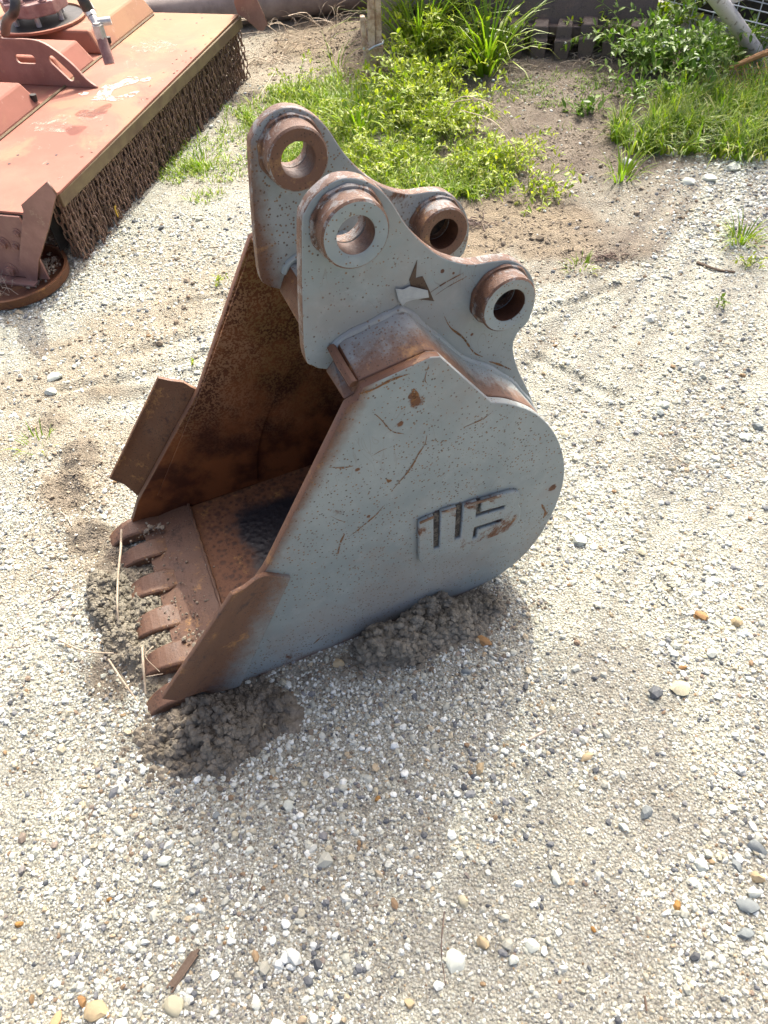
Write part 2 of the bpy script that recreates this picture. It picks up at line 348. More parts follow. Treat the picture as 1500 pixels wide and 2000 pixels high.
c = lerp(c, (.39, .38, .31), sstep(.4, .65, v)); c = lerp(c, (.285, .27, .215), sstep(.5, .7, fbm(X.ravel(), Y.ravel(), 9, 4, 70))*.6)
c = lerp(c, (.19, .145, .11), np.clip(ms, 0, 1)*.93); c = lerp(c, (.30, .235, .16), np.clip(mt, 0, 1)*.85)
c = lerp(c, (.20, .165, .13), np.clip(mm, 0, 1)*.95); col[:, :3] = c
ca = gme.color_attributes.new('tint', 'FLOAT_COLOR', 'POINT'); ca.data.foreach_set('color', col.ravel())
gr = gme.attributes.new('gravel', 'FLOAT', 'POINT'); gr.data.foreach_set('value', np.clip(1-ms*.9-mt*.6-mm, 0, 1).astype(np.float32))
b = NB('ground_gravel_soil'); tint = b.attr('tint', 'Color'); gv = b.attr('gravel')
vz = b.n.new('ShaderNodeTexVoronoi'); vz.inputs['Scale'].default_value = 165; b.l.new(b.obj(), vz.inputs['Vector'])
vz2 = b.n.new('ShaderNodeTexVoronoi'); vz2.inputs['Scale'].default_value = 340; b.l.new(b.obj(), vz2.inputs['Vector'])
pc = b.ramp(b.xyz(vz.outputs['Color'])[0], [(0, (.12, .12, .125)), (.10, (.25, .24, .22)), (.16, (.42, .32, .21)), (.22, (.36, .345, .285)), (.55, (.46, .455, .39)), (.85, (.58, .575, .52))])
pc2 = b.ramp(b.xyz(vz2.outputs['Color'])[0], [(0, (.14, .13, .125)), (.2, (.28, .25, .20)), (.5, (.40, .37, .30)), (1, (.55, .53, .46))])
gcol = b.mix(b.math('MULTIPLY', gv, .55), tint, pc2); gcol = b.mix(b.math('MULTIPLY', b.math('MULTIPLY', gv, .7), b.math('SUBTRACT', 1, b.step(vz.outputs['Distance'], .32, .50))), gcol, pc)
gcol = b.mix(b.math('MULTIPLY', b.step(b.noise(70, 6, .75), .5, .7), .35), gcol, b.mix(1.0, gcol, (.55, .50, .45), 'MULTIPLY'))
gcol = b.mix(1.0, gcol, (.96, .995, 1.0), 'MULTIPLY'); gcol = b.mix(b.math('MULTIPLY', b.step(b.noise(26, 7, .8), .48, .64), .45), gcol, b.mix(1.0, gcol, (.52, .48, .42), 'MULTIPLY')); b.set('Base Color', gcol); b.set('Roughness', .92); b.b.inputs['Specular IOR Level'].default_value = .15
hh = b.math('ADD', b.math('MULTIPLY', b.math('SUBTRACT', 1, vz.outputs['Distance']), 1.0), b.math('MULTIPLY', b.noise(220, 5, .75), .8))
b.set('Normal', b.bump(hh, .9, .006, b.bump(b.noise(38, 5, .75), .8, .018))); M['ground'] = b.m
tag(link('ground', gme, None, [M['ground']], smooth=True), kind='structure', label='pale crushed gravel yard turning to brown bare soil at the back')

# ---- loose gravel as instances on a point cloud
b = NB('gravel_stone'); oi = b.n.new('ShaderNodeObjectInfo'); r = oi.outputs['Random']
pc = b.ramp(r, [(0, (.055, .06, .068)), (.05, (.11, .115, .125)), (.11, (.19, .19, .195)), (.155, (.20, .12, .06)), (.159, (.28, .18, .09)), (.163, (.36, .27, .17)), (.22, (.42, .37, .265)), (.32, (.335, .325, .27)), (.48, (.415, .41, .35)), (.66, (.50, .495, .44)), (.85, (.61, .61, .565)), (1, (.72, .725, .69))])
pc = b.mix(b.math('MULTIPLY', b.step(b.noise(120, 5, .7), .45, .7), .3), pc, (.34, .32, .26)); pc = b.mix(1.0, pc, (.95, .99, .99), 'MULTIPLY')
b.set('Base Color', pc); b.set('Roughness', .75); b.b.inputs['Specular IOR Level'].default_value = .25; b.set('Normal', b.bump(b.noise(300, 4, .7), .4, .001)); M['stone'] = b.m
def rock_mesh(name, seed, sub=1, flat=.62, jag=.28):
    rr = random.Random(seed); bm = bmesh.new(); bmesh.ops.create_icosphere(bm, subdivisions=sub, radius=1)
    ax = (rr.uniform(.8, 1.25), rr.uniform(.7, 1.0), flat*rr.uniform(.8, 1.2)); ph = [rr.uniform(0, 6) for _ in range(6)]
    for v in bm.verts:
        p = v.co; k = 1+jag*.5*(math.sin(2.3*p.x+ph[0])*math.cos(2.7*p.y+ph[1])+math.sin(3.1*p.z+ph[2]))*.6+rr.uniform(-jag, jag)*.35
        v.co = Vector((p.x*ax[0], p.y*ax[1], p.z*ax[2]))*k
    for _ in range(3):          # broken faces
        n = Vector((rr.uniform(-1, 1), rr.uniform(-1, 1), rr.uniform(-1, 1))).normalized(); d = rr.uniform(.55, .8)
        for v in bm.verts:
            e = v.co.dot(n)-d
            if e > 0: v.co -= n*e
    me = bpy.data.meshes.new(name); bm.to_mesh(me); bm.free(); return me
peb = bpy.data.collections.new('pebble_kinds')
for k in range(7):
    me = rock_mesh('pebble', 50+k, 1); me.materials.append(M['stone']); peb.objects.link(bpy.data.objects.new('pebble', me))
def cloud(name, P, S, label, coll, mat_kind='stuff'):
    n = len(P); me = bpy.data.meshes.new(name); me.vertices.add(n); me.vertices.foreach_set('co', P.astype(np.float32).ravel())
    a = me.attributes.new('size', 'FLOAT_VECTOR', 'POINT'); a.data.foreach_set('vector', S.astype(np.float32).ravel())
    rot = np.stack([rng.uniform(-.5, .5, n), rng.uniform(-.5, .5, n), rng.uniform(0, 6.28, n)], 1).astype(np.float32)
    a = me.attributes.new('turn', 'FLOAT_VECTOR', 'POINT'); a.data.foreach_set('vector', rot.ravel())
    o = link(name, me); tag(o, label, kind='stuff')
    ng = bpy.data.node_groups.new(name+'_scatter', 'GeometryNodeTree')
    ng.interface.new_socket('Geometry', in_out='INPUT', socket_type='NodeSocketGeometry'); ng.interface.new_socket('Geometry', in_out='OUTPUT', socket_type='NodeSocketGeometry')
    gi = ng.nodes.new('NodeGroupInput'); go = ng.nodes.new('NodeGroupOutput'); iop = ng.nodes.new('GeometryNodeInstanceOnPoints')
    ci = ng.nodes.new('GeometryNodeCollectionInfo'); ci.inputs['Collection'].default_value = coll; ci.inputs['Separate Children'].default_value = True; ci.inputs['Reset Children'].default_value = True
    def na(nm):
        q = ng.nodes.new('GeometryNodeInputNamedAttribute'); q.data_type = 'FLOAT_VECTOR'; q.inputs['Name'].default_value = nm; return q.outputs['Attribute']
    rv = ng.nodes.new('FunctionNodeRandomValue'); rv.data_type = 'INT'; rv.inputs['Max'].default_value = 6
    er = ng.nodes.new('FunctionNodeEulerToRotation')
    L = ng.links; L.new(gi.outputs[0], iop.inputs['Points']); L.new(ci.outputs[0], iop.inputs['Instance']); iop.inputs['Pick Instance'].default_value = True
    L.new([s for s in rv.outputs if s.enabled][0] if False else rv.outputs[2], iop.inputs['Instance Index']); L.new(na('turn'), er.inputs[0]); L.new(er.outputs[0], iop.inputs['Rotation']); L.new(na('size'), iop.inputs['Scale'])
    L.new(iop.outputs[0], go.inputs[0]); mo = o.modifiers.new('scatter', 'NODES'); mo.node_group = ng; return o
def sample(x0, x1, y0, y1, dens, med, sig, keepf=None, big=.04):
    n = int((x1-x0)*(y1-y0)*dens); x = rng.uniform(x0, x1, n); y = rng.uniform(y0, y1, n)
    s, t, m = ground_masks(x, y); g = np.clip(1-s*.93-t*.72-m*.75, 0.02, 1)
    g = g*(.30+.70*sstep(.38, .62, fbm(x, y, 4.5, 4, 80)))
    k = rng.random(n) < g; x = x[k]; y = y[k]; n = len(x)
    r = med*np.exp(rng.normal(0, sig, n)); r = np.clip(r, .0013, .010)
    bigs = rng.random(n) < .012; r = np.where(bigs, r*1.9, r)
    return x, y, r
parts_ = [sample(-1.25, 1.35, -.25, 1.5, 31000, .0026, .48), sample(-1.9, 1.7, 1.5, 2.9, 12000, .0036, .45), sample(-1.6, 2.4, 2.9, 4.2, 4200, .0045, .35), sample(1.2, 2.3, 2.2, 3.3, 5200, .0052, .45)]
x = np.concatenate([p[0] for p in parts_]); y = np.concatenate([p[1] for p in parts_]); r = np.concatenate([p[2] for p in parts_])
P = np.stack([x, y, H(x, y)+r*.15], 1); S = np.stack([r, r, r], 1)*rng.uniform(.8, 1.25, (len(r), 3))
cloud('gravel', P, S, 'loose pale crushed stone with scattered grey and tan pebbles over the yard', peb)

crumb = bpy.data.collections.new('crumb_kinds'); b = NB('soil_crumb'); oi = b.n.new('ShaderNodeObjectInfo')
b.set('Base Color', b.ramp(oi.outputs['Random'], [(0, (.13, .105, .078)), (.5, (.21, .175, .132)), (.85, (.29, .245, .185)), (.93, (.34, .27, .19)), (1, (.42, .40, .36))])); b.set('Roughness', .95); b.b.inputs['Specular IOR Level'].default_value = .1; b.set('Normal', b.bump(b.noise(200, 4, .7), .6, .002))
for k in range(7):
    me = rock_mesh('crumb', 150+k, 1, .75, .6); me.materials.append(b.m); crumb.objects.link(bpy.data.objects.new('crumb', me))
n_ = 90000; x = rng.uniform(-1.6, 2.5, n_); y = rng.uniform(.5, 5.2, n_); s_, t_, m_ = ground_masks(x, y); cl_ = sstep(.42, .62, fbm(x, y, 5, 3, 91)); kk = rng.random(n_) < np.clip(s_*.9+t_*.35+m_*1.0, 0, 1)*(.25+.75*cl_)
x = x[kk]; y = y[kk]; r = np.clip(.0035*np.exp(rng.normal(0, .5, len(x))), .0015, .016)*np.where(y < 1.6, .55, 1)
for px_, py_, sx_, sy_, m_ in ((408, 1412, .14, .10, 2600), (830, 1232, .17, .07, 2600), (240, 1200, .07, .16, 2200), (140, 960, .08, .12, 1800)):
    c_ = G(px_, py_); a_ = rng.normal(0, sx_, m_); b_ = rng.normal(0, sy_, m_); ct, st_ = math.cos(R(15)), math.sin(R(15))
    x = np.concatenate([x, c_.x+a_*ct-b_*st_]); y = np.concatenate([y, c_.y+a_*st_+b_*ct]); r = np.concatenate([r, np.clip(.0019*np.exp(rng.normal(0, .5, m_)), .001, .008)])
cloud('soil_crumbs', np.stack([x, y, H(x, y)+r*.1], 1), np.stack([r, r, r*.8], 1)*rng.uniform(.8, 1.25, (len(r), 3)), 'loose crumbs of brown soil over the bare ground', crumb)

# ================================================================ BUCKET
B = empty('excavator_bucket', (-.5034, .6806, 0), R(19), label='grey painted rusty excavator bucket with ears and raised lettering on the gravel', cat='excavator bucket')
Wd = .573; T = .018
outer = smooth_open([(.752, .622), (.795, .599), (.850, .553), (.897, .488), (.930, .415), (.948, .345), (.951, .273), (.940, .200), (.916, .125), (.877, .065), (.823, .025), (.767, .008), (.68, .002), (.5, .000)], 5)
sidepoly = [(.486, .722), (.505, .728), (.515, .750), (.632, .767), (.650, .762)]+[tuple(p) for p in outer]+[(.20, -.004), (.02, -.006), (.010, .03), (.05, .100), (.286, .384)]
def sfn(sgn):
    def f(c, n):
        if n.y*sgn > .5: return 1            # inner face
        if abs(n.y) < .7 and n.x*_n.x+n.z*_n.y < -.3: return 2
        return 0
    return f
sp1 = plate('side_plate', sidepoly, [], 0, T, [M['side'], M['inside'], M['rustpink']], B, .002, sfn(1)); sp1['label'] = 'near side plate with raised lettering'
sp2 = plate('side_plate', sidepoly, [], Wd-T, Wd, [M['side'], M['inside'], M['rustpink']], B, .002, sfn(-1)); sp2['label'] = 'far side plate, rusty inside'
# rolled shell: lip seam -> floor -> rear curve -> ridge
prof_o = [Vector((.160, .004)), Vector((.30, .004))]+[Vector((p[0]-.004*(1 if p[0] > .7 else 0), max(p[1]-.003, .004))) for p in outer][::-1]+[Vector((.650, .757))]
def offset_prof(P, d):
    out = []
    for i, p in enumerate(P):
        t = (P[min(i+1, len(P)-1)]-P[max(i-1, 0)]).normalized(); out.append(p+Vector((-t.y, t.x))*d)
    return out
def sweep(name, Po, Pi, y0, y1, mats, parent, ys=1):
    mb = MB(); n = len(Po)
    V = [(p.x, y0, p.y) for p in Po]+[(p.x, y1, p.y) for p in Po]+[(p.x, y0, p.y) for p in Pi]+[(p.x, y1, p.y) for p in Pi]
    Fo = [(i, i+1, n+i+1, n+i) for i in range(n-1)]; Fi = [(2*n+i, 3*n+i, 3*n+i+1, 2*n+i+1) for i in range(n-1)]
    mb.add(V, Fo, 0); mb.f += Fi; mb.m += [1]*len(Fi)
    E = [(0, n, 3*n, 2*n), (n-1, 3*n-1, 4*n-1, 2*n-1)]+[(i, 2*n+i, 2*n+i+1, i+1) for i in range(n-1)]+[(n+i, n+i+1, 3*n+i+1, 3*n+i) for i in range(n-1)]
    mb.f += E; mb.m += [0]*len(E); return mb.build(name, mats, parent, smooth=True)
seen = []; 
for p in prof_o:
    if not seen or (p-seen[-1]).length > .004: seen.append(p)
prof_o = seen; prof_i = offset_prof(prof_o, .012)
sweep('shell', prof_o, prof_i, T+.0005, Wd-T-.0005, [M['shell'], M['floor']], B)
# torque beam under the ears
bA = [(.4865, .7225), (.5055, .7285), (.516, .752), (.632, .768), (.650, .7605), (.752, .6235), (.795, .601), (.85, .554), (.89, .497), (.84, .53), (.70, .62), (.60, .668), (.53, .69)]
bB = [(.484, .722), (.501, .742), (.511, .775), (.608, .799), (.631, .796), (.742, .656), (.787, .621), (.847, .563), (.893, .494), (.84, .53), (.70, .62), (.60, .668), (.53, .69)]
bC = [(.484, .722), (.497, .748), (.512, .768), (.632, .772), (.648, .763), (.752, .6235), (.795, .601), (.85, .554), (.89, .497), (.84, .53), (.70, .62), (.60, .668), (.53, .69)]
def loft(name, Pa, ya, Pb, yb, bev=.003):
    mb = MB(); n = len(Pa); mb.add([(p[0], ya, p[1]) for p in Pa]+[(p[0], yb, p[1]) for p in Pb], [tuple(range(n))[::-1], tuple(range(n, 2*n))]+[(i, (i+1) % n, n+(i+1) % n, n+i) for i in range(n)])
    bo = mb.build(name, [M['beam'], M['rust']], B, bevel=bev)
    for p in bo.data.polygons:
        if p.normal.x < -.6 and abs(p.normal.y) < .7: p.material_index = 1
    return bo
loft('torque_beam', bA, T+.001, bB, .0975); loft('torque_beam', bC, .1225, bC, .3535); loft('torque_beam', bB, .3775, bA, Wd-T-.001)
MB().tube([(.507, .020, .745), (.502, .060, .757), (.500, .0965, .767)], [.0085, .009, .0085], 6).build('weld_bar', M['rustpink'], B, bevel=.001)
# welds between ear and beam/shell
ridge = smooth_open([(.494, .735), (.513, .776), (.565, .790), (.612, .800), (.632, .797), (.672, .746), (.742, .657), (.788, .622), (.847, .564), (.893, .496), (.918, .450)], 4)
def weldline(y, sgn, name='weld_seam', r=.0075):
    P = []; rr = []
    for i, p in enumerate(ridge[2:]):
        P.append((p[0]-.001, y, p[1]-.003)); rr.append(r*(.9+.15*math.sin(i*1.7)))
    return MB().tube(P, rr, 8).build(name, M['weld'], B, smooth=True)
# ears
earpts = [(.455, .775), (.466, .738), (.489, .722), (.52, .700), (.65, .690), (.76, .60), (.85, .52), (.922, .446), (.901, .502), (.865, .582), (.849, .638), (.855, .668), (.876, .690), (.884, .738), (.868, .788), (.833, .823), (.798, .834), (.752, .841), (.706, .865), (.671, .898), (.640, .940), (.616, .985), (.596, 1.009), (.571, 1.026), (.542, 1.032), (.514, 1.022), (.492, 1.003), (.480, .968)]
ear = smooth_closed(earpts, 5, keep={2, 3, 4, 5, 6, 7})
b1 = (.548, .968); b2 = (.808, .768); RH = .0288
def efn(outward):
    def f(c, n):
        if abs(n.y) < .6: return 1
        return 0
    return f
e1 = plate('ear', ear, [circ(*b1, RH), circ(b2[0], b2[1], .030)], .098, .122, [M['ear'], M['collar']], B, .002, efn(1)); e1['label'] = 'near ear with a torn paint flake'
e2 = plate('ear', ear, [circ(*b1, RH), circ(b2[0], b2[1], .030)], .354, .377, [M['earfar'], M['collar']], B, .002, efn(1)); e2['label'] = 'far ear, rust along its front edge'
weldline(.097, -1); weldline(.353, -1); weldline(.123, 1)
def boss(c, rh, ro, y0, y1, mats, name='boss'):
    """turned collar: profile in (y, radius)"""
    n = 56; prof = [(y0+.0015, rh), (y0, rh+.002), (y0, ro-.003), (y0+.003, ro), (y1-.003, ro), (y1, ro-.003), (y1, rh+.002), (y1-.0015, rh)]
    flare = []
    V = []; F = []; m = len(prof)
    for k in range(n):
        a = 2*math.pi*k/n; ca, sa = math.cos(a), math.sin(a)
        V += [(c[0]+r_*ca, yy, c[1]+r_*sa) for yy, r_ in prof]
    mb = MB(); mb.v = [Vector(v) for v in V]
    for k in range(n):
        for j in range(m):
            a, bb = k*m+j, k*m+(j+1) % m; c2, d = ((k+1) % n)*m+(j+1) % m, ((k+1) % n)*m+j
            mb.f.append((a, bb, c2, d)); mb.m.append({1: 0, 0: 0, 5: 0, 7: 2}.get(j, 1 if j in (2, 3, 4) else 0))
    return mb.build(name, mats, B, smooth=True)
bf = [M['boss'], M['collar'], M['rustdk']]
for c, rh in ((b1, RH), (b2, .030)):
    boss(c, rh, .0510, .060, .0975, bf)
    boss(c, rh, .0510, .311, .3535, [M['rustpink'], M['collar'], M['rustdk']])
    # fillet weld rings
    for y in (.096, .352):
        P = [(c[0]+.052*math.cos(a), y, c[1]+.052*math.sin(a)) for a in np.linspace(0, 2*math.pi, 48)]
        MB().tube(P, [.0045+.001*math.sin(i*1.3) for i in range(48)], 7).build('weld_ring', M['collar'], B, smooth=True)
# blind backs of the rear pin holes (mud packed)
for y in (.366,):
    MB().tube([(b2[0], y, b2[1]), (b2[0], y+.01, b2[1])], .0296, 24).build('packed_mud', mat_simple('packed_mud', (.02, .015, .012), (.09, .06, .04), .95, 60, bump=1, dist=.004), B)
MB().tube([(b2[0], .112, b2[1]), (b2[0], .120, b2[1])], .0296, 24).build('packed_mud', bpy.data.materials['packed_mud'], B)
# side cutters (flared wings)
wing = smooth_closed([(.211, .412), (.236, .402), (.262, .398), (.325, .340), (.147, .004), (.085, .02), (.028, .118), (.003, .152)], 1)
def wbend(sgn):
    def f(x, z):
        s = _n.x*x+_n.y*z-_c   # distance from opening line, positive = on the plate
        return -sgn*(.006 if s > .0 else min(.006+(-s)*.55, .045))
    return f
w1 = plate('side_cutter', wing, [], -.0035, .0075, [M['wing'], M['rust']], B, .002, None, wbend(1), cuts=3); w1['label'] = 'near rusty side cutter'
w2 = plate('side_cutter', wing, [], Wd-.0075, Wd+.0035, [M['rust'], M['rust']], B, .002, None, wbend(-1), cuts=3); w2['label'] = 'far rusty side cutter'
for w in (w1, w2): w.data.polygons.foreach_set('use_smooth', [True]*len(w.data.polygons)); w.data.set_sharp_from_angle(angle=R(35))
# inner liner plate on the far side, its rear edge is the dark seam
liner = smooth_open([(.361, .022), (.372, .09), (.395, .17), (.438, .26), (.500, .350), (.548, .420), (.560, .50), (.545, .60), (.52, .67)], 4)
linp = [tuple(p) for p in liner]+[(.475, .690), (.295, .392), (.10, .10), (.16, .022)]
plate('liner_plate', linp, [], Wd-T-.004, Wd-T-.0003, [M['inside']], B, .001)
plate('liner_plate', linp, [], T+.0003, T+.004, [M['inside']], B, .001)
# lip plate with six forged teeth
ty = [.543, .452, .343, .234, .123, .030]
mb = MB()
def lip_z(x): return .006+.016*sstep(-.02, .16, np.array(x)).item()
nxl = 8
for i in range(nxl):
    xa = .030+(.165-.030)*i/nxl; xb = .030+(.165-.030)*(i+1)/nxl
    za, zb = lip_z(xa)+.006, lip_z(xb)+.006
    mb.add([(xa, T, za-.022), (xb, T, zb-.022), (xb, Wd-T, zb-.022), (xa, Wd-T, za-.022), (xa, T, za), (xb, T, zb), (xb, Wd-T, zb), (xa, Wd-T, za)],
           [(3, 2, 1, 0), (4, 5, 6, 7), (0, 1, 5, 4), (2, 3, 7, 6)]+([(3, 0, 4, 7)] if i == 0 else [])+([(1, 2, 6, 5)] if i == nxl-1 else []))
mb.build('cutting_lip', M['rustlip'], B, smooth=True)
P = [(.163, yy, .0305) for yy in np.linspace(T, Wd-T, 40)]
MB().tube(P, [.0045+.0015*math.sin(i*2.1) for i in range(40)], 6).build('lip_weld', M['rustlip'], B, smooth=True)
def tooth():
    prof = smooth_open([(.092, .016), (.060, .026), (.018, .031), (-.020, .026), (-.054, .006), (-.084, -.026)], 2); n = len(prof); V = []; F = []
    for i, p in enumerate(prof):
        t = i/(n-1); w = (.036 if t > .12 else .030)*(1-.45*t**1.4); th = .018+.016*math.sin(math.pi*min(1, t*1.2))*(1-t); 
        x_, z_ = p
        V += [(x_, -w, z_-th-.006), (x_, w, z_-th-.006), (x_, w*1.0, z_-.004), (x_, w*.84, z_), (x_, -w*.84, z_), (x_, -w*1.0, z_-.004)]
    for i in range(n-1):
        for k in range(6): F.append((i*6+k, i*6+(k+1) % 6, (i+1)*6+(k+1) % 6, (i+1)*6+k))
    F += [tuple(range(6))[::-1], tuple((n-1)*6+k for k in range(6))]
    return MB().add(V, F)
t0 = tooth().build('tooth', M['rustlip'], B, bevel=.0015); t0.location = (0, ty[0], 0)
for i, yy in enumerate(ty[1:]):
    t = t0.copy(); COL.objects.link(t); t.parent = B; t.location = (random.uniform(-.004, .004), yy, random.uniform(-.003, .002)); t.rotation_euler = (R(random.uniform(-5, 5)), R(random.uniform(-4, 3)), R(random.uniform(-4, 4))); t.scale = (random.uniform(.90, 1.05), random.uniform(.86, 1.04), 1)
# raised maker's lettering on the near plate
lg = [(.598, .232), (.601, .366), (.634, .369), (.634, .252), (.648, .252), (.650, .374), (.685, .370), (.684, .258), (.698, .258), (.701, .367), (.732, .365), (.732, .310), (.800, .304), (.803, .315), (.742, .323), (.743, .362), (.812, .354), (.832, .344), (.838, .325), (.836, .300), (.843, .285), (.845, .25), (.838, .228), (.82, .214), (.62, .214), (.604, .220)]
hole = [(.728, .236), (.737, .236), (.739, .264), (.796, .259), (.800, .270), (.730, .277)]
plate('lettering', lg, [hole], -.0105, -.0002, [M['letter'], M['letter']], B, .003)['label'] = 'raised welded letters W and B'
b = NB('slot_grime'); b.set('Base Color', b.mix(b.step(b.noise(90, 5, .8), .45, .6), (.035, .030, .025), (.12, .105, .085))); b.set('Roughness', .95); b.set('Normal', b.bump(b.noise(200, 4), .8, .002)); M['grime'] = b.m
for q in ([(.635, .254), (.647, .254), (.649, .371), (.635, .368)], [(.685, .260), (.697, .260), (.700, .368), (.686, .368)], [(.733, .312), (.799, .306), (.801, .313), (.741, .321), (.742, .361), (.734, .363)], [(.729, .238), (.736, .238), (.738, .266), (.795, .261), (.798, .269), (.731, .275)]):
    plate('packed_dirt', q, [], -.0042, -.0004, [M['grime']], B, .0008)
for q in ([(.602, .367), (.634, .370), (.633, .363), (.603, .360)], [(.651, .3745), (.684, .371), (.684, .363), (.652, .366)], [(.702, .3675), (.731, .3655), (.744, .3625), (.790, .358), (.788, .350), (.742, .355), (.703, .360)]):
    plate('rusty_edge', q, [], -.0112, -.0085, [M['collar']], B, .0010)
# torn paint flake on the near ear
fl = [(.616, .842), (.629, .836), (.641, .838), (.671, .822), (.673, .809), (.644, .812), (.633, .812), (.626, .807), (.620, .820)]
bp = [(.656, .878), (.642, .848), (.645, .829), (.655, .816), (.652, .809), (.685, .794), (.675, .822), (.665, .847), (.653, .847)]
plate('bare_patch', bp, [], .0968, .0978, [mat_rust('scorched_rust', dark=(.02, .014, .012), mid=(.06, .035, .022), hi=(.16, .08, .03))], B, .0002)
plate('paint_flake', fl, [], .0925, .0945, [M['flake']], B, .0003, None, lambda x, z: -.10*max(0, (x-.655))-.05*max(0, .815-z))
# rust runs and scratches with their own outline
b = NB('rust_streak'); b.set('Base Color', rust_color(b, dark=(.07, .03, .012), mid=(.17, .075, .022), hi=(.30, .15, .04))); b.set('Roughness', .8); al = b.step(b.noise(150, 6, .8), .40, .50)
tr = b.n.new('ShaderNodeBsdfTransparent'); mx = b.n.new('ShaderNodeMixShader'); b.l.new(al, mx.inputs[0]); b.l.new(tr.outputs[0], mx.inputs[1]); b.l.new(b.b.outputs[0], mx.inputs[2]); b.l.new(mx.outputs[0], b.n['Material Output'].inputs[0]); M['streak'] = b.m
BI = (Matrix.Translation(B.location) @ Matrix.Rotation(R(19), 4, 'Z')).inverted()
def onplate(px, py, y):
    o0 = BI @ Vector((0, 0, CAMH)); d0 = (BI.to_3x3() @ ray(px, py)); q = o0+d0*((y-o0.y)/d0.y); return q.x, q.z
def streak(pts, y, w):
    Q = smooth_open([(*onplate(px, py, y), 0) for px, py in pts], 4); V = []; n = len(Q)
    for i, q in enumerate(Q):
        t_ = (Q[min(i+1, n-1)]-Q[max(i-1, 0)]).normalized(); ww = w*(.25+.75*math.sin(math.pi*(i+.5)/n))*random.uniform(.5, 1.4); V += [(q.x-t_.y*ww, y, q.y+t_.x*ww), (q.x+t_.y*ww, y, q.y-t_.x*ww)]
    MB().add(V, [(2*i, 2*i+1, 2*i+3, 2*i+2) for i in range(n-1)]).build('rust_streak', M['streak'], B)
for pts, w in (([(834, 850), (830, 868), (818, 886), (805, 910), (790, 930), (776, 946), (764, 960)], .0017), ([(749, 988), (735, 1005), (715, 1022), (698, 1036), (684, 1046)], .0018), ([(728, 805), (745, 820), (765, 842), (792, 848)], .0015),
               ([(673, 1043), (665, 1060), (660, 1082)], .0022), ([(646, 1008), (662, 1016), (680, 1020)], .0008), ([(628, 1243), (612, 1258)], .0018), ([(905, 835), (940, 820), (960, 806)], .0012), ([(838, 712), (830, 740), (836, 752)], .0012),
               ([(640, 912), (668, 914), (690, 910)], .0020), ([(724, 892), (745, 880), (765, 872)], .0007), ([(1058, 985), (1066, 1003), (1060, 1012)], .004), ([(700, 770), (730, 760), (765, 742), (800, 730)], .0026), ([(806, 760), (812, 775), (803, 785)], .0050), ([(755, 936), (760, 940), (764, 937)], .0035)):
    streak(pts, -.0007, w)
for pts, w in (([(868, 618), (880, 640), (905, 660), (925, 688), (943, 697)], .0017), ([(955, 706), (975, 712), (998, 722)], .0019), ([(838, 573), (868, 553), (905, 533)], .0012), ([(850, 577), (875, 560), (912, 540)], .0008), ([(790, 600), (800, 612)], .0010)):
    streak(pts, .0974, w)
# mud and pebbles lying in the bucket mouth
def clod_mesh(name, n, centre, spread, rmin, rmax, seed, zf=None, sub=1, zmul=.6):
    rr = random.Random(seed); V = []; F = []; bases = []
    for k in range(5):
        me = rock_mesh('tmp', seed*11+k, 1 if sub == 1 else sub, .8, .5); bases.append(([v.co.copy() for v in me.vertices], [tuple(p.vertices) for p in me.polygons])); bpy.data.meshes.remove(me)
    for i in range(n):
        x_, y_ = spread(rr); r_ = rmin+(rmax-rmin)*rr.random()**3.2; z_ = (zf(x_, y_) if zf else 0)+r_*.2
        bv, bf_ = bases[rr.randrange(5)]; a = rr.uniform(0, 6.28); ca, sa = math.cos(a), math.sin(a); o = len(V)
        for p in bv: V.append((centre[0]+x_+r_*(p.x*ca-p.y*sa), centre[1]+y_+r_*(p.x*sa+p.y*ca), centre[2]+z_+r_*p.z))
        F += [tuple(j+o for j in f) for f in bf_]
    return V, F
M['mud'] = mat_simple('damp_soil', (.135, .118, .092), (.245, .215, .168), .95, 30, bump=1, bs=220, dist=.004, spec=.1)
M['mud2'] = mat_simple('crumbly_soil', (.165, .146, .112), (.29, .262, .205), .95, 30, bump=1, bs=260, dist=.004, spec=.1)
M['mudlight'] = mat_simple('dry_soil', (.20, .165, .125), (.30, .26, .20), .95, 40, bump=1, bs=260, dist=.003, spec=.1)
V, F = clod_mesh('m', 46, (.10, .13, .034), lambda rr: (rr.gauss(0, .018), rr.gauss(0, .016)), .002, .009, 3)
V2, F2 = clod_mesh('m', 30, (.055, .50, .036), lambda rr: (rr.gauss(0, .018), rr.gauss(0, .012)), .002, .009, 4)
o_ = len(V); F += [tuple(j+o_ for j in f) for f in F2]; V += V2
V2, F2 = clod_mesh('m', 260, (.07, .27, .027), lambda rr: (rr.gauss(0, .04), rr.uniform(-.24, .25)), .0008, .0045, 5); o_ = len(V); F += [tuple(j+o_ for j in f) for f in F2]; V += V2
tag(link('dried_mud', pymesh('dried_mud', V, F), B, [M['mudlight']]), kind='stuff')

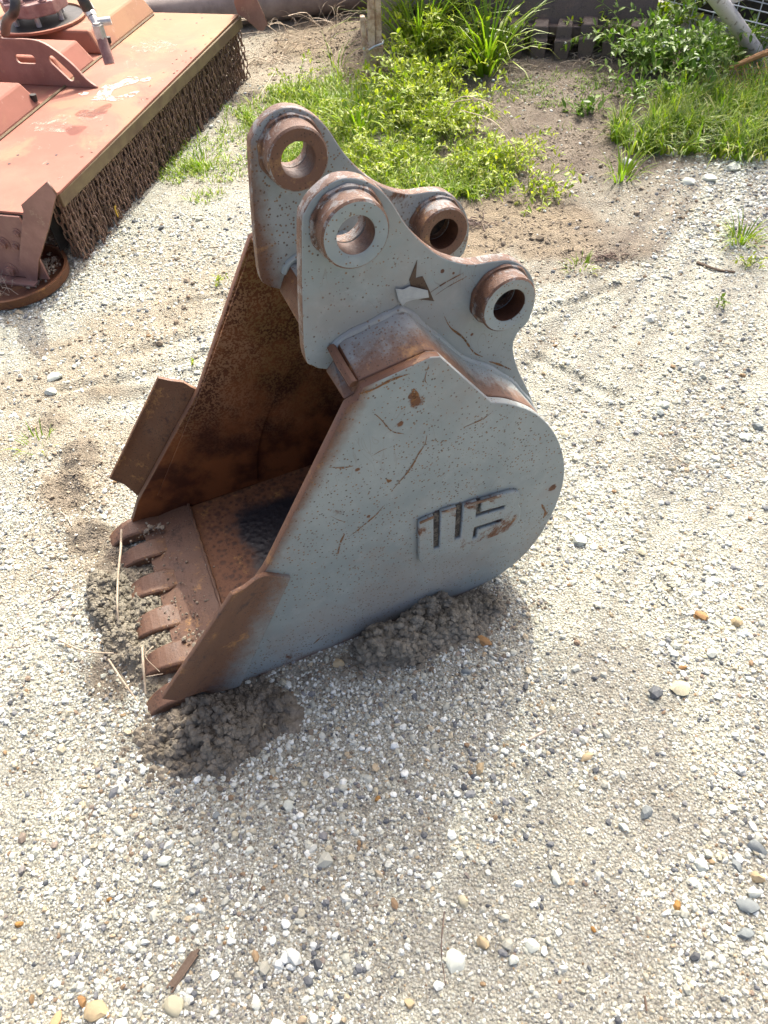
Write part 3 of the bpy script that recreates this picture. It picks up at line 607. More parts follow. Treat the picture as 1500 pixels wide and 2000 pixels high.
# ================================================================ SOIL PILES
def soil_pile(name, px, py, rx, ry, rot, h, seed, label, mat, clods=500, cr=(.003, .014), lumpy=.5):
    c = G(px, py); n = 90; u_ = np.linspace(-1.25, 1.25, n); A_, B_ = np.meshgrid(u_, u_, indexing='ij'); ca, sa = math.cos(rot), math.sin(rot)
    xx = c.x+A_*rx*ca-B_*ry*sa; yy = c.y+A_*rx*sa+B_*ry*ca
    def prof(a_, b_, x_, y_):
        d = np.sqrt(a_**2+b_**2)+(fbm(x_, y_, 14, 4, seed)-.5)*1.1; e = 1-sstep(.25, 1.0, d)
        return e*h*(.45+lumpy*fbm(x_, y_, 26, 3, seed+2)+.75*fbm(x_, y_, 75, 3, seed+4)-.15)-.004*(1-np.clip(e*6, 0, 1))
    zz = H(xx.ravel(), yy.ravel()).reshape(n, n)+prof(A_, B_, xx, yy)
    Vv = np.stack([xx-c.x, yy-c.y, zz], -1).reshape(-1, 3); ii = np.arange(n*n).reshape(n, n)
    Ff = np.stack([ii[:-1, :-1], ii[1:, :-1], ii[1:, 1:], ii[:-1, 1:]], -1).reshape(-1, 4)
    def spread(rr):
        a = rr.uniform(0, 6.28); q = min(1.15, math.sqrt(rr.random())*.95+(.15 if rr.random() < .12 else 0)); x_, y_ = q*math.cos(a), q*math.sin(a); return (x_*rx*ca-y_*ry*sa, x_*rx*sa+y_*ry*ca)
    def zf(x_, y_):
        a_ = (x_*ca+y_*sa)/rx; b_ = (-x_*sa+y_*ca)/ry; X_ = np.array([c.x+x_]); Y_ = np.array([c.y+y_]); return float(H(X_, Y_)[0]+prof(np.array([a_]), np.array([b_]), X_, Y_)[0])
    V, F = clod_mesh('c', clods, (0, 0, 0), spread, cr[0], cr[1], seed, zf); V3, F3 = clod_mesh('c', int(clods*.22), (0, 0, 0), spread, cr[1]*.35, cr[1]*1.05, seed+1, zf); o3 = len(V); F += [tuple(j+o3 for j in f) for f in F3]; V += V3
    allV = [tuple(v) for v in Vv]+V; o_ = len(Vv); allF = [tuple(int(i) for i in f) for f in Ff]+[tuple(j+o_ for j in f) for f in F]
    me = pymesh(name, allV, allF); o = link(name, me, None, [mat], smooth=False); o.location = (c.x, c.y, 0); return tag(o, label, 'soil pile')
soil_pile('soil_pile', 408, 1412, .175, .115, R(12), .062, 11, 'lumpy brown soil heaped at the front corner of the grey bucket', M['mud'], 2300, (.0018, .014))
soil_pile('soil_pile', 830, 1232, .21, .075, R(18), .058, 23, 'crumbly grey soil heaped along the lower edge under the lettering', M['mud2'], 2300, (.0015, .013))
soil_pile('soil_pile', 232, 1215, .055, .19, R(28), .030, 37, 'churned soil and crumbs around the tips of the bucket teeth', M['mud2'], 1500, (.0015, .009))
soil_pile('soil_pile', 285, 1200, .075, .27, R(19), .026, 41, 'dark soil packed in the gaps between the bucket teeth', M['mud2'], 1300, (.0018, .008))

# ================================================================ STONES, STICKS, LEAVES
def stone_mat(name, c1, c2):
    f = lambda c: (c[0]*.93, c[1]*1.0, c[2]*.92)
    return mat_simple(name, f(c1), f(c2), .7, 60, bump=.5, bs=200, dist=.0015, spec=.3)
SM = {'white': stone_mat('white_stone', (.42, .41, .38), (.60, .59, .56)), 'cream': stone_mat('cream_stone', (.38, .32, .23), (.52, .46, .36)), 'tan': stone_mat('tan_stone', (.30, .21, .13), (.46, .35, .23)),
      'brown': stone_mat('brown_stone', (.20, .10, .045), (.36, .20, .09)), 'grey': stone_mat('grey_stone', (.13, .14, .155), (.26, .27, .285)), 'amber': stone_mat('amber_stone', (.24, .11, .03), (.36, .19, .06)), 'orange': stone_mat('orange_chip', (.40, .19, .10), (.5, .30, .18))}
STONES = [  # px, py, width px, colour, label
 (948, 1253, 32, 'brown', 'rounded brown stone at the right foot of the soil under the lettering'), (910, 1312, 24, 'grey', 'small grey stone just below the soil heap by the bucket'),
 (660, 1297, 26, 'tan', 'tan stone pressed against the left end of the crumbly soil'), (890, 1876, 38, 'white', 'large rough white stone beside the thin dark twig'),
 (943, 1843, 30, 'tan', 'pinkish tan stone just above the large white stone'), (1002, 1876, 26, 'white', 'white stone to the right of the large white stone'),
 (904, 1760, 26, 'cream', 'cream stone above and left of the amber leaf'), (1084, 1714, 26, 'white', 'blocky white stone with flat faces on the open gravel'),
 (1038, 1848, 26, 'white', 'flat white stone low in the middle of the gravel'), (800, 1960, 26, 'tan', 'brown and cream pebble near the bottom edge of the photo'),
 (322, 1682, 26, 'white', 'pointed white stone beside a small dark patch'), (233, 1625, 22, 'white', 'white stone with a shaded side, left of the dark patch'),
 (188, 1975, 34, 'tan', 'biggest tan stone at the lower left edge of the gravel'), (340, 1965, 30, 'cream', 'cream stone below the brown wood splinter'),
 (110, 1992, 34, 'orange', 'pale orange stone cut off by the bottom edge'), (500, 1960, 20, 'white', 'white pebble right of the cream stone near the bottom'),
 (563, 1573, 26, 'white', 'oval white stone below the heap of lumpy soil'), (486, 1660, 20, 'white', 'round white stone left of centre in the gravel'),
 (1370, 1203, 30, 'brown', 'brown two-toned stone right of the bucket'), (1440, 1214, 26, 'tan', 'flat tan stone near the right edge of the yard'),
 (1328, 1345, 36, 'cream', 'flat pale wedge-shaped stone set in the gravel'), (1333, 1304, 18, 'brown', 'olive brown pebble above the pale wedge-shaped stone'),
 (1475, 1655, 34, 'grey', 'dark blue-grey stone at the right edge'), (1438, 1690, 24, 'grey', 'grey stone at the top of the cluster by the right edge'),
 (1476, 1716, 26, 'tan', 'orange tan stone in the cluster by the right edge'), (1460, 1770, 34, 'grey', 'largest pale grey stone in the cluster by the right edge'),
 (1470, 1745, 24, 'white', 'white stone in the middle of the right edge cluster'), (1452, 1825, 26, 'grey', 'lowest stone of the cluster by the right edge'),
 (1368, 1690, 26, 'white', 'white stone left of the cluster at the right edge'), (1218, 1617, 22, 'white', 'white stone alone right of the middle'),
 (1262, 1588, 26, 'grey', 'bluish grey stone above the lone white stone'), (1320, 1772, 26, 'amber', 'orange brown stone with a light spot, lower right'),
 (1158, 1816, 15, 'amber', 'small rust brown pebble right of the flat white stone'), (938, 1500, 22, 'tan', 'pinkish tan pebble in the middle foreground'),
 (1145, 1478, 22, 'tan', 'peach coloured pebble right of the middle foreground'), (738, 1560, 20, 'amber', 'amber pebble pair below the bucket shadow'),
 (1255, 1075, 20, 'cream', 'flat cream flake right of the bucket'), (1455, 852, 24, 'white', 'bluish white stone near the right edge beside a dark one'),
 (1480, 835, 26, 'grey', 'dark grey stone at the right edge beside a bluish white one'), (1300, 790, 24, 'white', 'whitish stone in the grey gravel right of the ears'),
 (1290, 805, 20, 'grey', 'grey stone beside the whitish one right of the ears'), (1315, 1172, 14, 'grey', 'small dark pebble by the cracked earth right of the bucket'),
 (422, 1592, 16, 'grey', 'dark slate pebble under the lumpy soil heap'), (346, 1545, 16, 'grey', 'dark slate pebble left of the lumpy soil heap'),
 (213, 1757, 16, 'amber', 'bright orange brown pebble at lower left'), (160, 1955, 20, 'brown', 'dark brown pebble beside the biggest tan stone'),
 (35, 1805, 20, 'amber', 'elongated amber pebble at the left edge'), (199, 1254, 12, 'orange', 'tiny brick orange chip left of the teeth'),
 (105, 735, 30, 'white', 'white stone on the sunlit gravel below the mower shoe'), (100, 765, 24, 'white', 'second white stone on the sunlit gravel, lower than its neighbour'),
 (1225, 318, 20, 'white', 'white stone in front of the tall grass at the right'), (1432, 325, 30, 'white', 'large white stone right of the tall grass edge'), (1385, 350, 26, 'white', 'white lump in the pale rubble at the right'),
 (1345, 355, 24, 'white', 'left white lump in the pale rubble near the grass'), (1400, 545, 0, 'white', '')]
for i, (px, py, w, colr, lab) in enumerate(STONES):
    if not w: continue
    c = G(px, py); d = (c-Vector((0, 0, CAMH))).length; r = w/FPX*d*.5
    me = rock_mesh('stone', 300+i, 2, .55, .45); o = link('stone', me, None, [SM[colr]]); o.location = (c.x, c.y, Hz(c.x, c.y)+r*.12); s = r*(.72 if colr in ('amber', 'orange') else .92); o.scale = (s, s*random.uniform(.75, 1), s); o.rotation_euler = (random.uniform(-.2, .2), random.uniform(-.2, .2), random.uniform(0, 6.28))
    me.set_sharp_from_angle(angle=R(28)); me.polygons.foreach_set('use_smooth', [True]*len(me.polygons)); tag(o, lab, 'stone')

M['wood'] = mat_simple('grey_brown_wood', (.10, .07, .05), (.19, .135, .09), .85, 8, bump=.8, bs=50, dist=.004)
M['straw'] = mat_simple('dry_stalk', (.34, .27, .19), (.46, .38, .28), .8, 30)
M['twig'] = mat_simple('dark_twig', (.09, .06, .05), (.17, .12, .09), .85, 40)
def stick(name, pts, r, mat, label, cat, n=6, lift=.0, heights=None, jit=0):
    P = []
    for i, p in enumerate(pts):
        z0 = heights[i] if heights else 0.0; g = G(p[0], p[1], z0); z = (Hz(g.x, g.y)+r*.8+lift) if not z0 else z0; P.append((g.x, g.y, z))
    Q = smooth_open(P, 4) if len(P) > 2 else [Vector(p) for p in P]
    o = MB().tube(Q, [r*(1-.35*i/len(Q)) for i in range(len(Q))], n).build(name, mat, None, smooth=True); return tag(o, label, cat)
# splinter of wood
c = G(359, 1893); L = .068
mb = MB()
for k in range(5):
    y0 = -.0075+k*.003; e = random.uniform(-.006, .006); mb.box((-L*.5+e, y0, 0), (L*.5+e*.7+random.uniform(-.004, .004), y0+.0031, .006+random.uniform(-.0015, .002)))
o = mb.build('wood_splinter', M['wood'], None, bevel=.0006); o.location = (c.x, c.y, Hz(c.x, c.y)+.002); o.rotation_euler = (R(4), R(-3), R(52)); tag(o, 'weathered brown wood splinter lying on the gravel, lower left', 'wood splinter')
stick('twig', [(868, 1780), (862, 1850), (870, 1925)], .0012, M['twig'], 'long thin dark twig lying upright in view beside the white stone', 'twig')
stick('twig', [(493, 1707), (490, 1722), (484, 1738)], .0016, M['twig'], 'short crooked dark twig left of the middle foreground', 'twig')
stick('twig', [(182, 1578), (172, 1600), (166, 1618)], .0013, M['twig'], 'short dark twig on pale gravel at lower left', 'twig')
stick('wood_chip', [(1032, 1446), (1065, 1428)], .0035, mat_simple('pale_wood', (.38, .30, .23), (.5, .42, .33), .8), 'pale flat sliver of wood in the gravel below the soil heap', 'wood chip')
stick('wood_chip', [(1258, 1945), (1262, 1975)], .0025, M['wood'], 'small dark wood chip near the bottom right', 'wood chip')
stick('twig', [(1360, 515), (1400, 528), (1435, 532)], .005, M['wood'], 'flat brown twig on the pale rubble at the right', 'twig')
stick('stalk', [(1290, 860), (1335, 903), (1395, 920)], .0015, M['straw'], 'thin yellowish stalk on grey gravel right of the bucket', 'stalk')
stick('dead_vine', [(237, 1035), (236, 1070), (231, 1120), (229, 1180), (232, 1225)], .0032, M['straw'], 'pale dead stem bent over the tips of the teeth', 'dead stem', heights=[.045, .065, .06, .055, .02])
stick('stalk', [(278, 1265), (280, 1300), (284, 1355)], .0034, M['straw'], 'thick dry stalk standing over the nearest tooth', 'dry stalk', heights=[.05, .05, .012])
stick('stalk', [(212, 1288), (240, 1330), (270, 1372)], .0024, M['straw'], 'long dry stalk lying on soil in front of the teeth', 'dry stalk', heights=[.02, .03, .015])
stick('stalk', [(115, 1250), (165, 1272), (222, 1276)], .0026, M['straw'], 'dry stalk reaching left from the soil at the teeth', 'dry stalk', heights=[.004, .02, .03])
stick('stalk', [(300, 1262), (284, 1282), (312, 1312)], .0012, M['straw'], 'thin crossing stalk beside the thick dry stalk', 'dry stalk', heights=[.04, .05, .03])
stick('stalk', [(285, 1322), (318, 1316)], .0010, M['straw'], 'hair-thin stalk pointing at the tip of the side cutter', 'dry stalk', heights=[.03, .035])
stick('twig', [(80, 1175), (105, 1165), (118, 1148)], .0016, M['twig'], 'dark twig on sunlit gravel left of the teeth', 'twig')
stick('stalk', [(15, 1265), (40, 1262), (58, 1256)], .0012, M['twig'], 'short dark stalk near the left edge', 'stalk')
stick('twig', [(118, 1000), (130, 1010), (142, 1030)], .0022, M['straw'], 'pale curled twig on churned soil left of the bucket', 'twig')
stick('stalk', [(470, 218), (540, 210), (600, 216), (660, 222)], .003, M['twig'], 'long dark stem lying behind the top ear', 'stem')
stick('stalk', [(390, 480), (430, 478), (462, 455), (478, 420)], .002, M['straw'], 'thin curved straw on gravel left of the far ear', 'straw')
stick('stalk', [(500, 195), (520, 165), (545, 120), (560, 80)], .003, M['straw'], 'dry stem on tan soil by the mower far end', 'stem')
# ================================================================ VEGETATION
def leafmat(name, stops, trans=.35):
    b = NB(name); v = b.attr('var'); colr = b.ramp(v, stops); colr = b.mix(b.math('MULTIPLY', b.noise(60, 3), .25), colr, (.10, .20, .02))
    b.set('Base Color', colr); b.set('Roughness', .45); b.b.inputs['Specular IOR Level'].default_value = .4
    tr = b.n.new('ShaderNodeBsdfTranslucent'); b.l.new(b.mix(1.0, colr, (1.0, 1.15, .5), 'MULTIPLY'), tr.inputs[0]); mx = b.n.new('ShaderNodeMixShader'); mx.inputs[0].default_value = trans
    b.l.new(b.b.outputs[0], mx.inputs[1]); b.l.new(tr.outputs[0], mx.inputs[2]); b.l.new(mx.outputs[0], b.n['Material Output'].inputs[0]); return b.m
M['grass'] = leafmat('grass_blade', [(0, (.07, .13, .012)), (.4, (.15, .25, .015)), (.75, (.28, .38, .02)), (.93, (.38, .42, .05)), (1, (.45, .40, .20))], .45)
M['weed'] = leafmat('weed_leaf', [(0, (.07, .13, .015)), (.35, (.18, .27, .015)), (.7, (.34, .40, .02)), (.92, (.46, .47, .05)), (1, (.5, .5, .3))], .45)
M['broad'] = leafmat('broad_leaf', [(0, (.05, .11, .012)), (.5, (.10, .19, .02)), (1, (.20, .29, .05))], .35)
M['stem'] = mat_simple('green_stem', (.20, .26, .06), (.32, .36, .12), .7, 30)
def with_var(me, var):
    a = me.attributes.new('var', 'FLOAT', 'POINT'); a.data.foreach_set('value', np.asarray(var, np.float32)); return me
def blades(X_, Y_, Z_, hgt, wid, lean, var, segs=4, seed=1, headmax=1.0):
    g = np.random.default_rng(seed); n = len(X_); az = g.uniform(0, 2*np.pi, n); a0 = g.uniform(.0, .5, n); bend = lean*g.uniform(.4, 1.6, n); h = hgt*g.uniform(.45, 1.15, n); w = wid*g.uniform(.6, 1.3, n)
    dx, dy = np.cos(az), np.sin(az); px, py = -dy, dx; V = np.zeros((n, segs*2+1, 3)); cx = X_.copy(); cy = Y_.copy(); cz = Z_.copy()
    for s in range(segs+1):
        t = s/segs; ww = w*(1-t**1.8)*.5
        if s < segs: V[:, 2*s] = np.stack([cx-px*ww, cy-py*ww, cz], 1); V[:, 2*s+1] = np.stack([cx+px*ww, cy+py*ww, cz+ww*.3], 1)
        else: V[:, 2*s] = np.stack([cx, cy, cz], 1)
        ang = a0+bend*(t+.5/segs)*1.5; st = h/segs; cx = cx+dx*np.sin(ang)*st; cy = cy+dy*np.sin(ang)*st; cz = cz+np.cos(ang)*st
        cz = np.maximum(cz, Z_+.002)
    k = segs*2+1; base = (np.arange(n)*k)[:, None]
    F = [[2*s, 2*s+1, 2*s+3, 2*s+2] for s in range(segs-1)]; q = np.concatenate([base+np.array(f)[None] for f in F], 0)
    tip = base+np.array([2*segs-2, 2*segs-1, 2*segs, 2*segs])[None]
    tri = (base+np.array([2*segs-2, 2*segs-1, 2*segs])[None])
    return V.reshape(-1, 3), q, tri, np.repeat(var, k)
def grass_patch(name, blobs, n, hgt, wid, lean, label, seed, vlo=0, vhi=.9, mat='grass', zoff=-.004, kind='stuff', cat=None):
    g = np.random.default_rng(seed); xs = []; ys = []; wsum = sum(b_[4] for b_ in blobs)
    for px, py, rx, ry, wt in blobs:
        c = G(px, py); m = int(n*wt/wsum); a = g.uniform(0, 6.283, m); q = np.sqrt(g.random(m)); xs.append(c.x+rx*q*np.cos(a)); ys.append(c.y+ry*q*np.sin(a))
    X_ = np.concatenate(xs); Y_ = np.concatenate(ys); keep = fbm(X_, Y_, 9, 3, seed) > .40; 
    if kind == 'stuff': X_, Y_ = X_[keep], Y_[keep]
    var = np.clip(g.uniform(vlo, vhi, len(X_))+(g.random(len(X_)) < .06)*.3, 0, 1)
    V, Q, T_, vv = blades(X_, Y_, H(X_, Y_)+zoff, hgt, wid, lean, var, 4, seed)
    me = bpy.data.meshes.new(name); me.vertices.add(len(V)); me.vertices.foreach_set('co', V.astype(np.float32).ravel())
    nq, ntri = len(Q), len(T_); me.loops.add(nq*4+ntri*3); me.loops.foreach_set('vertex_index', np.concatenate([Q.ravel(), T_.ravel()]).astype(np.int32)); me.polygons.add(nq+ntri)
    me.polygons.foreach_set('loop_start', np.concatenate([np.arange(nq)*4, nq*4+np.arange(ntri)*3]).astype(np.int32)); me.update(calc_edges=True); with_var(me, vv)
    o = link(name, me, None, [M[mat]], smooth=True)
    c0 = Vector((float(X_.mean()), float(Y_.mean()), 0)); me.transform(Matrix.Translation(-c0)); o.location = c0
    return tag(o, label, cat, kind=kind)
def weed(px, py, n_stem, L, spread, leaf, seed, label, mat='weed', vlo=.2, vhi=.95, name='weed', cat='weed', droop=1.0, flowers=0, bias=(0, 0), dens=1.0, up=.6):
    g = random.Random(seed); c = G(px, py); z0 = Hz(c.x, c.y); root = empty(name, (c.x, c.y, z0), 0, label=label, cat=cat)
    st = MB(); LV = []; LF = []; LVar = []; fl = MB()
    for i in range(n_stem):
        az = g.uniform(0, 6.283); d = Vector((math.cos(az)+bias[0], math.sin(az)+bias[1], 0)); s0 = Vector((g.gauss(0, spread*.35), g.gauss(0, spread*.35), 0)); p = s0.copy(); v = Vector((d.x*.5, d.y*.5, up+g.random()*.6)).normalized(); pts = [p.copy()]; ln = L*g.uniform(.5, 1.15); k = 8
        for j in range(k):
            v = (v+Vector((g.uniform(-.2, .2), g.uniform(-.2, .2), g.uniform(-.15, .1)-.16*droop*j/k*2))+d*.06).normalized(); p = p+v*ln/k; p.z = max(p.z, .012); pts.append(p.copy())
        st.tube(pts, [.0022*(1-.7*q/k) for q in range(k+1)], 3, cap=False)
        m = int(ln/leaf*2.6*dens)
        for q in range(m):
            t = g.uniform(.08, 1.0)*k; j = min(int(t), k-1); pp = pts[j].lerp(pts[j+1], t-j); tang = (pts[j+1]-pts[j]).normalized()
            a2 = g.uniform(0, 6.283); sd = tang.orthogonal().normalized(); sd = (Matrix.Rotation(a2, 3, tang) @ sd); dirv = (sd+tang*g.uniform(.2, .9)+Vector((0, 0, .2))).normalized(); wv = dirv.cross(Vector((g.uniform(-.3, .3), g.uniform(-.3, .3), 1))).normalized(); nv = wv.cross(dirv)
            l_ = leaf*g.uniform(.5, 1.25); w_ = l_*g.uniform(.14, .24); o_ = len(LV)
            LV += [pp, pp+dirv*l_*.35+wv*w_+nv*w_*.3, pp+dirv*l_*.4, pp+dirv*l_*.35-wv*w_+nv*w_*.3, pp+dirv*l_*.75+wv*w_*.75+nv*w_*.1, pp+dirv*l_*.75-wv*w_*.75+nv*w_*.1, pp+dirv*l_-nv*l_*.12]
            LF += [(o_, o_+1, o_+2), (o_, o_+2, o_+3), (o_+1, o_+4, o_+6, o_+2), (o_+2, o_+6, o_+5, o_+3)]; LVar += [min(1, max(0, g.uniform(vlo, vhi)))]*7
        if flowers and g.random() < flowers:
            bmv = [pts[-1]+Vector((.006*math.cos(a)*math.cos(e_), .006*math.sin(a)*math.cos(e_), .006*math.sin(e_))) for e_ in (-.9, 0, .9) for a in (0, 1.05, 2.1, 3.14, 4.2, 5.2)]
            fl.add(bmv, [(r_*6+k_, r_*6+(k_+1) % 6, r_*6+6+(k_+1) % 6, r_*6+6+k_) for r_ in range(2) for k_ in range(6)]+[(12, 13, 14, 15, 16, 17)])
    st.build('stems', M['stem'], root)['kind'] = 'stuff'
    lo = link('leaves', with_var(pymesh('leaves', LV, LF), LVar), root, [M[mat]], smooth=True); lo['kind'] = 'stuff'
    if fl.v: fl.build('flower_heads', SM['white'], root)['kind'] = 'stuff'
    return root
# --- low grass and ground cover (uncountable)
grass_patch('grass', [(380, 300, .14, .20, 2), (350, 335, .10, .12, 2), (430, 330, .14, .14, 2), (470, 260, .12, .2, 2), (440, 230, .1, .15, 1), (400, 385, .08, .06, .5), (500, 215, .12, .12, 1.2)], 1500, .055, .0045, 1.0, 'sparse short bright grass between the mower chains and the bucket', 5, .3, 1)
grass_patch('grass', [(560, 220, .22, .3, 2), (640, 240, .28, .35, 3), (720, 300, .35, .35, 4), (820, 330, .35, .3, 4), (640, 190, .25, .3, 2), (900, 350, .22, .2, 2), (600, 290, .2, .25, 2), (780, 220, .35, .35, 3)], 15000, .095, .0055, 1.1, 'bright yellow-green ground cover behind the bucket ears', 6, .35, 1)
grass_patch('grass', [(1330, 240, .30, .22, 3), (1430, 230, .35, .25, 3), (1280, 265, .2, .12, 1.4), (1380, 280, .3, .10, 1.5), (1470, 290, .2, .12, 1), (1500, 200, .3, .3, 2)], 5600, .17, .0072, .9, 'dense long green grass at the right edge', 7, .0, 1)
grass_patch('grass', [(1100, 160, .30, .14, 2), (1000, 180, .25, .1, 1), (1190, 170, .22, .14, 1.5), (1090, 200, .12, .05, .6), (1070, 250, .14, .04, .3)], 900, .045, .004, 1.3, 'thin low grass on the shaded soil before the rear bucket', 8, .1, .7)
for i, (px, py, n, h, w, lab) in enumerate([(700, 260, 26, .26, .010, 'upright bright grass tuft behind the top ear'), (820, 120, 60, .58, .012, 'tall bright grass clump in front of the dark crate opening'), (950, 140, 44, .50, .014, 'tall blue-green grass clump before the rusty rear bucket'),
     (790, 200, 34, .22, .008, 'fine bright grass tuft below the wooden post'), (1215, 345, 22, .16, .006, 'loose straggly grass on bare soil before the grass bank'), (1448, 470, 34, .11, .005, 'low bright grass tuft alone on the pale rubble'), (395, 320, 26, .10, .005, 'bright grass tuft beside the mower chains'),
     (75, 868, 9, .07, .004, 'small pale green sprig on the sunlit gravel at left'), (1135, 525, 16, .06, .004, 'small green tuft in disturbed soil behind the bucket'), (1235, 300, 16, .18, .006, 'leaning grass blades at the foot of the grass bank'), (655, 130, 14, .2, .005, 'thin grass tuft left of the wooden post')]):
    grass_patch('grass_tuft', [(px, py, .05+.02*h, .05+.02*h, 1)], n*2, h, w, .9, lab, 50+i, .25, .95, kind=None, cat='grass tuft')
# --- weeds one can tell apart
weed(830, 175, 80, .34, .20, .030, 1, 'big yellow-green leafy weed in front of the grey board', vlo=.4, droop=1.1)
weed(880, 250, 70, .30, .22, .026, 2, 'bushy bright weed in the middle of the green patch', vlo=.45, droop=1.3)
weed(760, 320, 75, .22, .22, .024, 3, 'low spreading weed right behind the near ear', vlo=.4, droop=1.6)
weed(640, 250, 50, .20, .16, .020, 4, 'low leafy weed between the ears and the tan soil', vlo=.35, droop=1.6)
weed(960, 330, 66, .26, .18, .024, 5, 'bright sprawling weed at the right end of the green patch', vlo=.45, droop=1.7)
weed(1040, 375, 12, .22, .07, .028, 6, 'leafy runner hanging down onto the bare soil', vlo=.4, droop=2.2, bias=(.3, -.9))
weed(935, 110, 55, .36, .14, .030, 7, 'dark leafy weed with small white flowers by the rear bucket', vlo=.05, vhi=.6, flowers=.5)
weed(1010, 85, 14, .16, .10, .020, 8, 'small green weed growing before the teeth of the rear bucket', vlo=.1, vhi=.6)
weed(560, 190, 18, .14, .10, .018, 9, 'small sparse weed on the edge of the tan soil', vlo=.35, droop=1.2)
weed(600, 175, 14, .2, .1, .018, 10, 'thin stemmed weed left of the wooden post', vlo=.3, droop=.8)
weed(1260, 130, 52, .40, .14, .040, 11, 'tall leafy weed with white buds at the left of the cage', mat='broad', vlo=.3, vhi=1, flowers=.3, droop=.9, name='broadleaf_weed')
weed(1330, 150, 46, .34, .16, .045, 12, 'broad leaved weed in front of the wire cage', mat='broad', vlo=.2, vhi=1, flowers=.2, name='broadleaf_weed')
weed(1290, 60, 44, .38, .12, .036, 13, 'green climbing weed at the corner of the wire cage', mat='weed', vlo=.1, vhi=.7)
weed(1160, 215, 9, .16, .05, .045, 14, 'creeping broad leaves lying on the shaded soil', mat='broad', vlo=.3, droop=2.2, bias=(-.9, 0), name='broadleaf_weed')
weed(1250, 200, 18, .24, .12, .040, 15, 'leafy weed between the bare soil and the grass bank', mat='broad', vlo=.3, name='broadleaf_weed')
weed(1470, 80, 10, .30, .10, .050, 16, 'broad leaved sprig growing up through the wire cage', mat='broad', vlo=.5, name='broadleaf_weed')
weed(1405, 600, 5, .035, .02, .016, 17, 'tiny dark green seedling on pale gravel at the right', vlo=.0, vhi=.4)
weed(378, 713, 4, .02, .01, .012, 18, 'tiny bright seedling on the sunlit gravel left of the bucket', vlo=.6)
weed(425, 548, 6, .04, .03, .014, 19, 'small seedling on the gravel beside the open bucket', vlo=.4)
weed(530, 180, 6, .05, .02, .022, 20, 'small dark leafed plant on the tan soil', vlo=.0, vhi=.4)
weed(1455, 520, 7, .09, .05, .016, 21, 'straggly pale weed below the tuft on the rubble', vlo=.5, droop=1.5)
weed(850, 120, 60, .44, .16, .034, 31, 'tallest yellow-green weed standing against the grey boards', vlo=.4, droop=.7, up=1.0)
weed(790, 230, 60, .32, .20, .028, 32, 'thick bright weed left of centre in the green patch', vlo=.4, droop=1.0, up=.9)
weed(700, 340, 50, .18, .20, .022, 33, 'low bright weed directly above the near pin hole', vlo=.4, droop=1.5)
weed(1200, 90, 30, .30, .12, .034, 34, 'leggy weed at the right end of the rear bucket', vlo=.2, vhi=.8, up=1.0, droop=.8)
weed(1400, 120, 40, .26, .16, .040, 35, 'leafy weeds under the leaning silver tube', mat='broad', vlo=.3, name='broadleaf_weed')
# pale dry sprays arching over the weeds
for i, pts in enumerate([[(880, 200), (940, 195), (990, 230), (1012, 290)], [(900, 215), (960, 235), (1000, 280), (1015, 330)], [(870, 230), (900, 190), (945, 200), (985, 245)]]):
    stick('dry_spray', pts, .0022, M['straw'], ['pale arching dry stem, uppermost over the green patch', 'pale arching dry stem, lowest at the right of the green patch', 'pale looping dry stem on the left of its neighbours'][i], 'dry stem', heights=[.18, .26, .22, .08])

# ================================================================ MOWER
A0 = Vector((-1.13115, 2.52600, 0)); MW = empty('rotary_mower', A0, math.atan2(.95111, .30885), label='faded red rotary brush mower deck with a chain curtain along its edge', cat='brush mower')
uvec = Vector((.30885, .95111, 0)); vvec = Vector((-.95111, .30885, 0))
def ML(px, py, z):
    g = G(px, py, z)-A0; return Vector((g.dot(uvec), g.dot(vvec), z))
b = NB('faded_red_paint'); x, y, z = b.xyz(); n1 = b.noise(3, 6, .65)
rc = b.mix(b.step(n1, .35, .65), (.235, .082, .056), (.31, .118, .082)); rc = b.mix(b.math('MULTIPLY', b.step(b.noise(2.2, 6, .7, dist=.8), .50, .62), .55), rc, (.36, .19, .10))
yel = b.step(b.math('ADD', b.math('MULTIPLY', x, .8), b.math('MULTIPLY', b.noise(4, 4), .5)), 1.1, 1.7); rc = b.mix(b.math('MULTIPLY', yel, .40), rc, (.33, .25, .10))
rc = b.mix(b.math('MULTIPLY', b.step(b.noise(9, 8, .8, dist=.6), .60, .66), .55), rc, (.44, .31, .24)); rc = b.mix(b.math('MULTIPLY', b.step(b.noise(60, 4, .7), .66, .70), .8), rc, (.16, .07, .04))
b.b.inputs['Specular IOR Level'].default_value = .18; rc = b.mix(.22, rc, (.30, .19, .155)); b.set('Base Color', rc); b.set('Roughness', .75); b.set('Normal', b.bump(b.noise(120, 4, .7), .3, .001)); M['red'] = b.m
b = NB('dusty_red_paint'); rc = b.mix(b.step(b.noise(5, 6, .7), .35, .65), (.23, .115, .088), (.32, .17, .13)); rc = b.mix(b.math('MULTIPLY', b.step(b.noise(16, 7, .8), .56, .66), .5), rc, (.38, .27, .18)); b.set('Base Color', rc); b.set('Roughness', .65); b.set('Normal', b.bump(b.noise(100, 4, .7), .35, .0012)); M['reddust'] = b.m
M['chain'] = mat_rust('chain_rust', dark=(.08, .05, .035), mid=(.19, .12, .085), hi=(.28, .20, .14)); M['black'] = mat_simple('recess_black', (.008, .008, .008), (.03, .025, .022), .6)  # the black stands in for the dark inside holes and recesses
M['edge'] = mat_simple('mossy_rust_edge', (.095, .062, .032), (.14, .105, .05), .8, 15); M['steel'] = mat_simple('dull_steel', (.42, .40, .38), (.55, .54, .52), .45, 40, metal=.4)
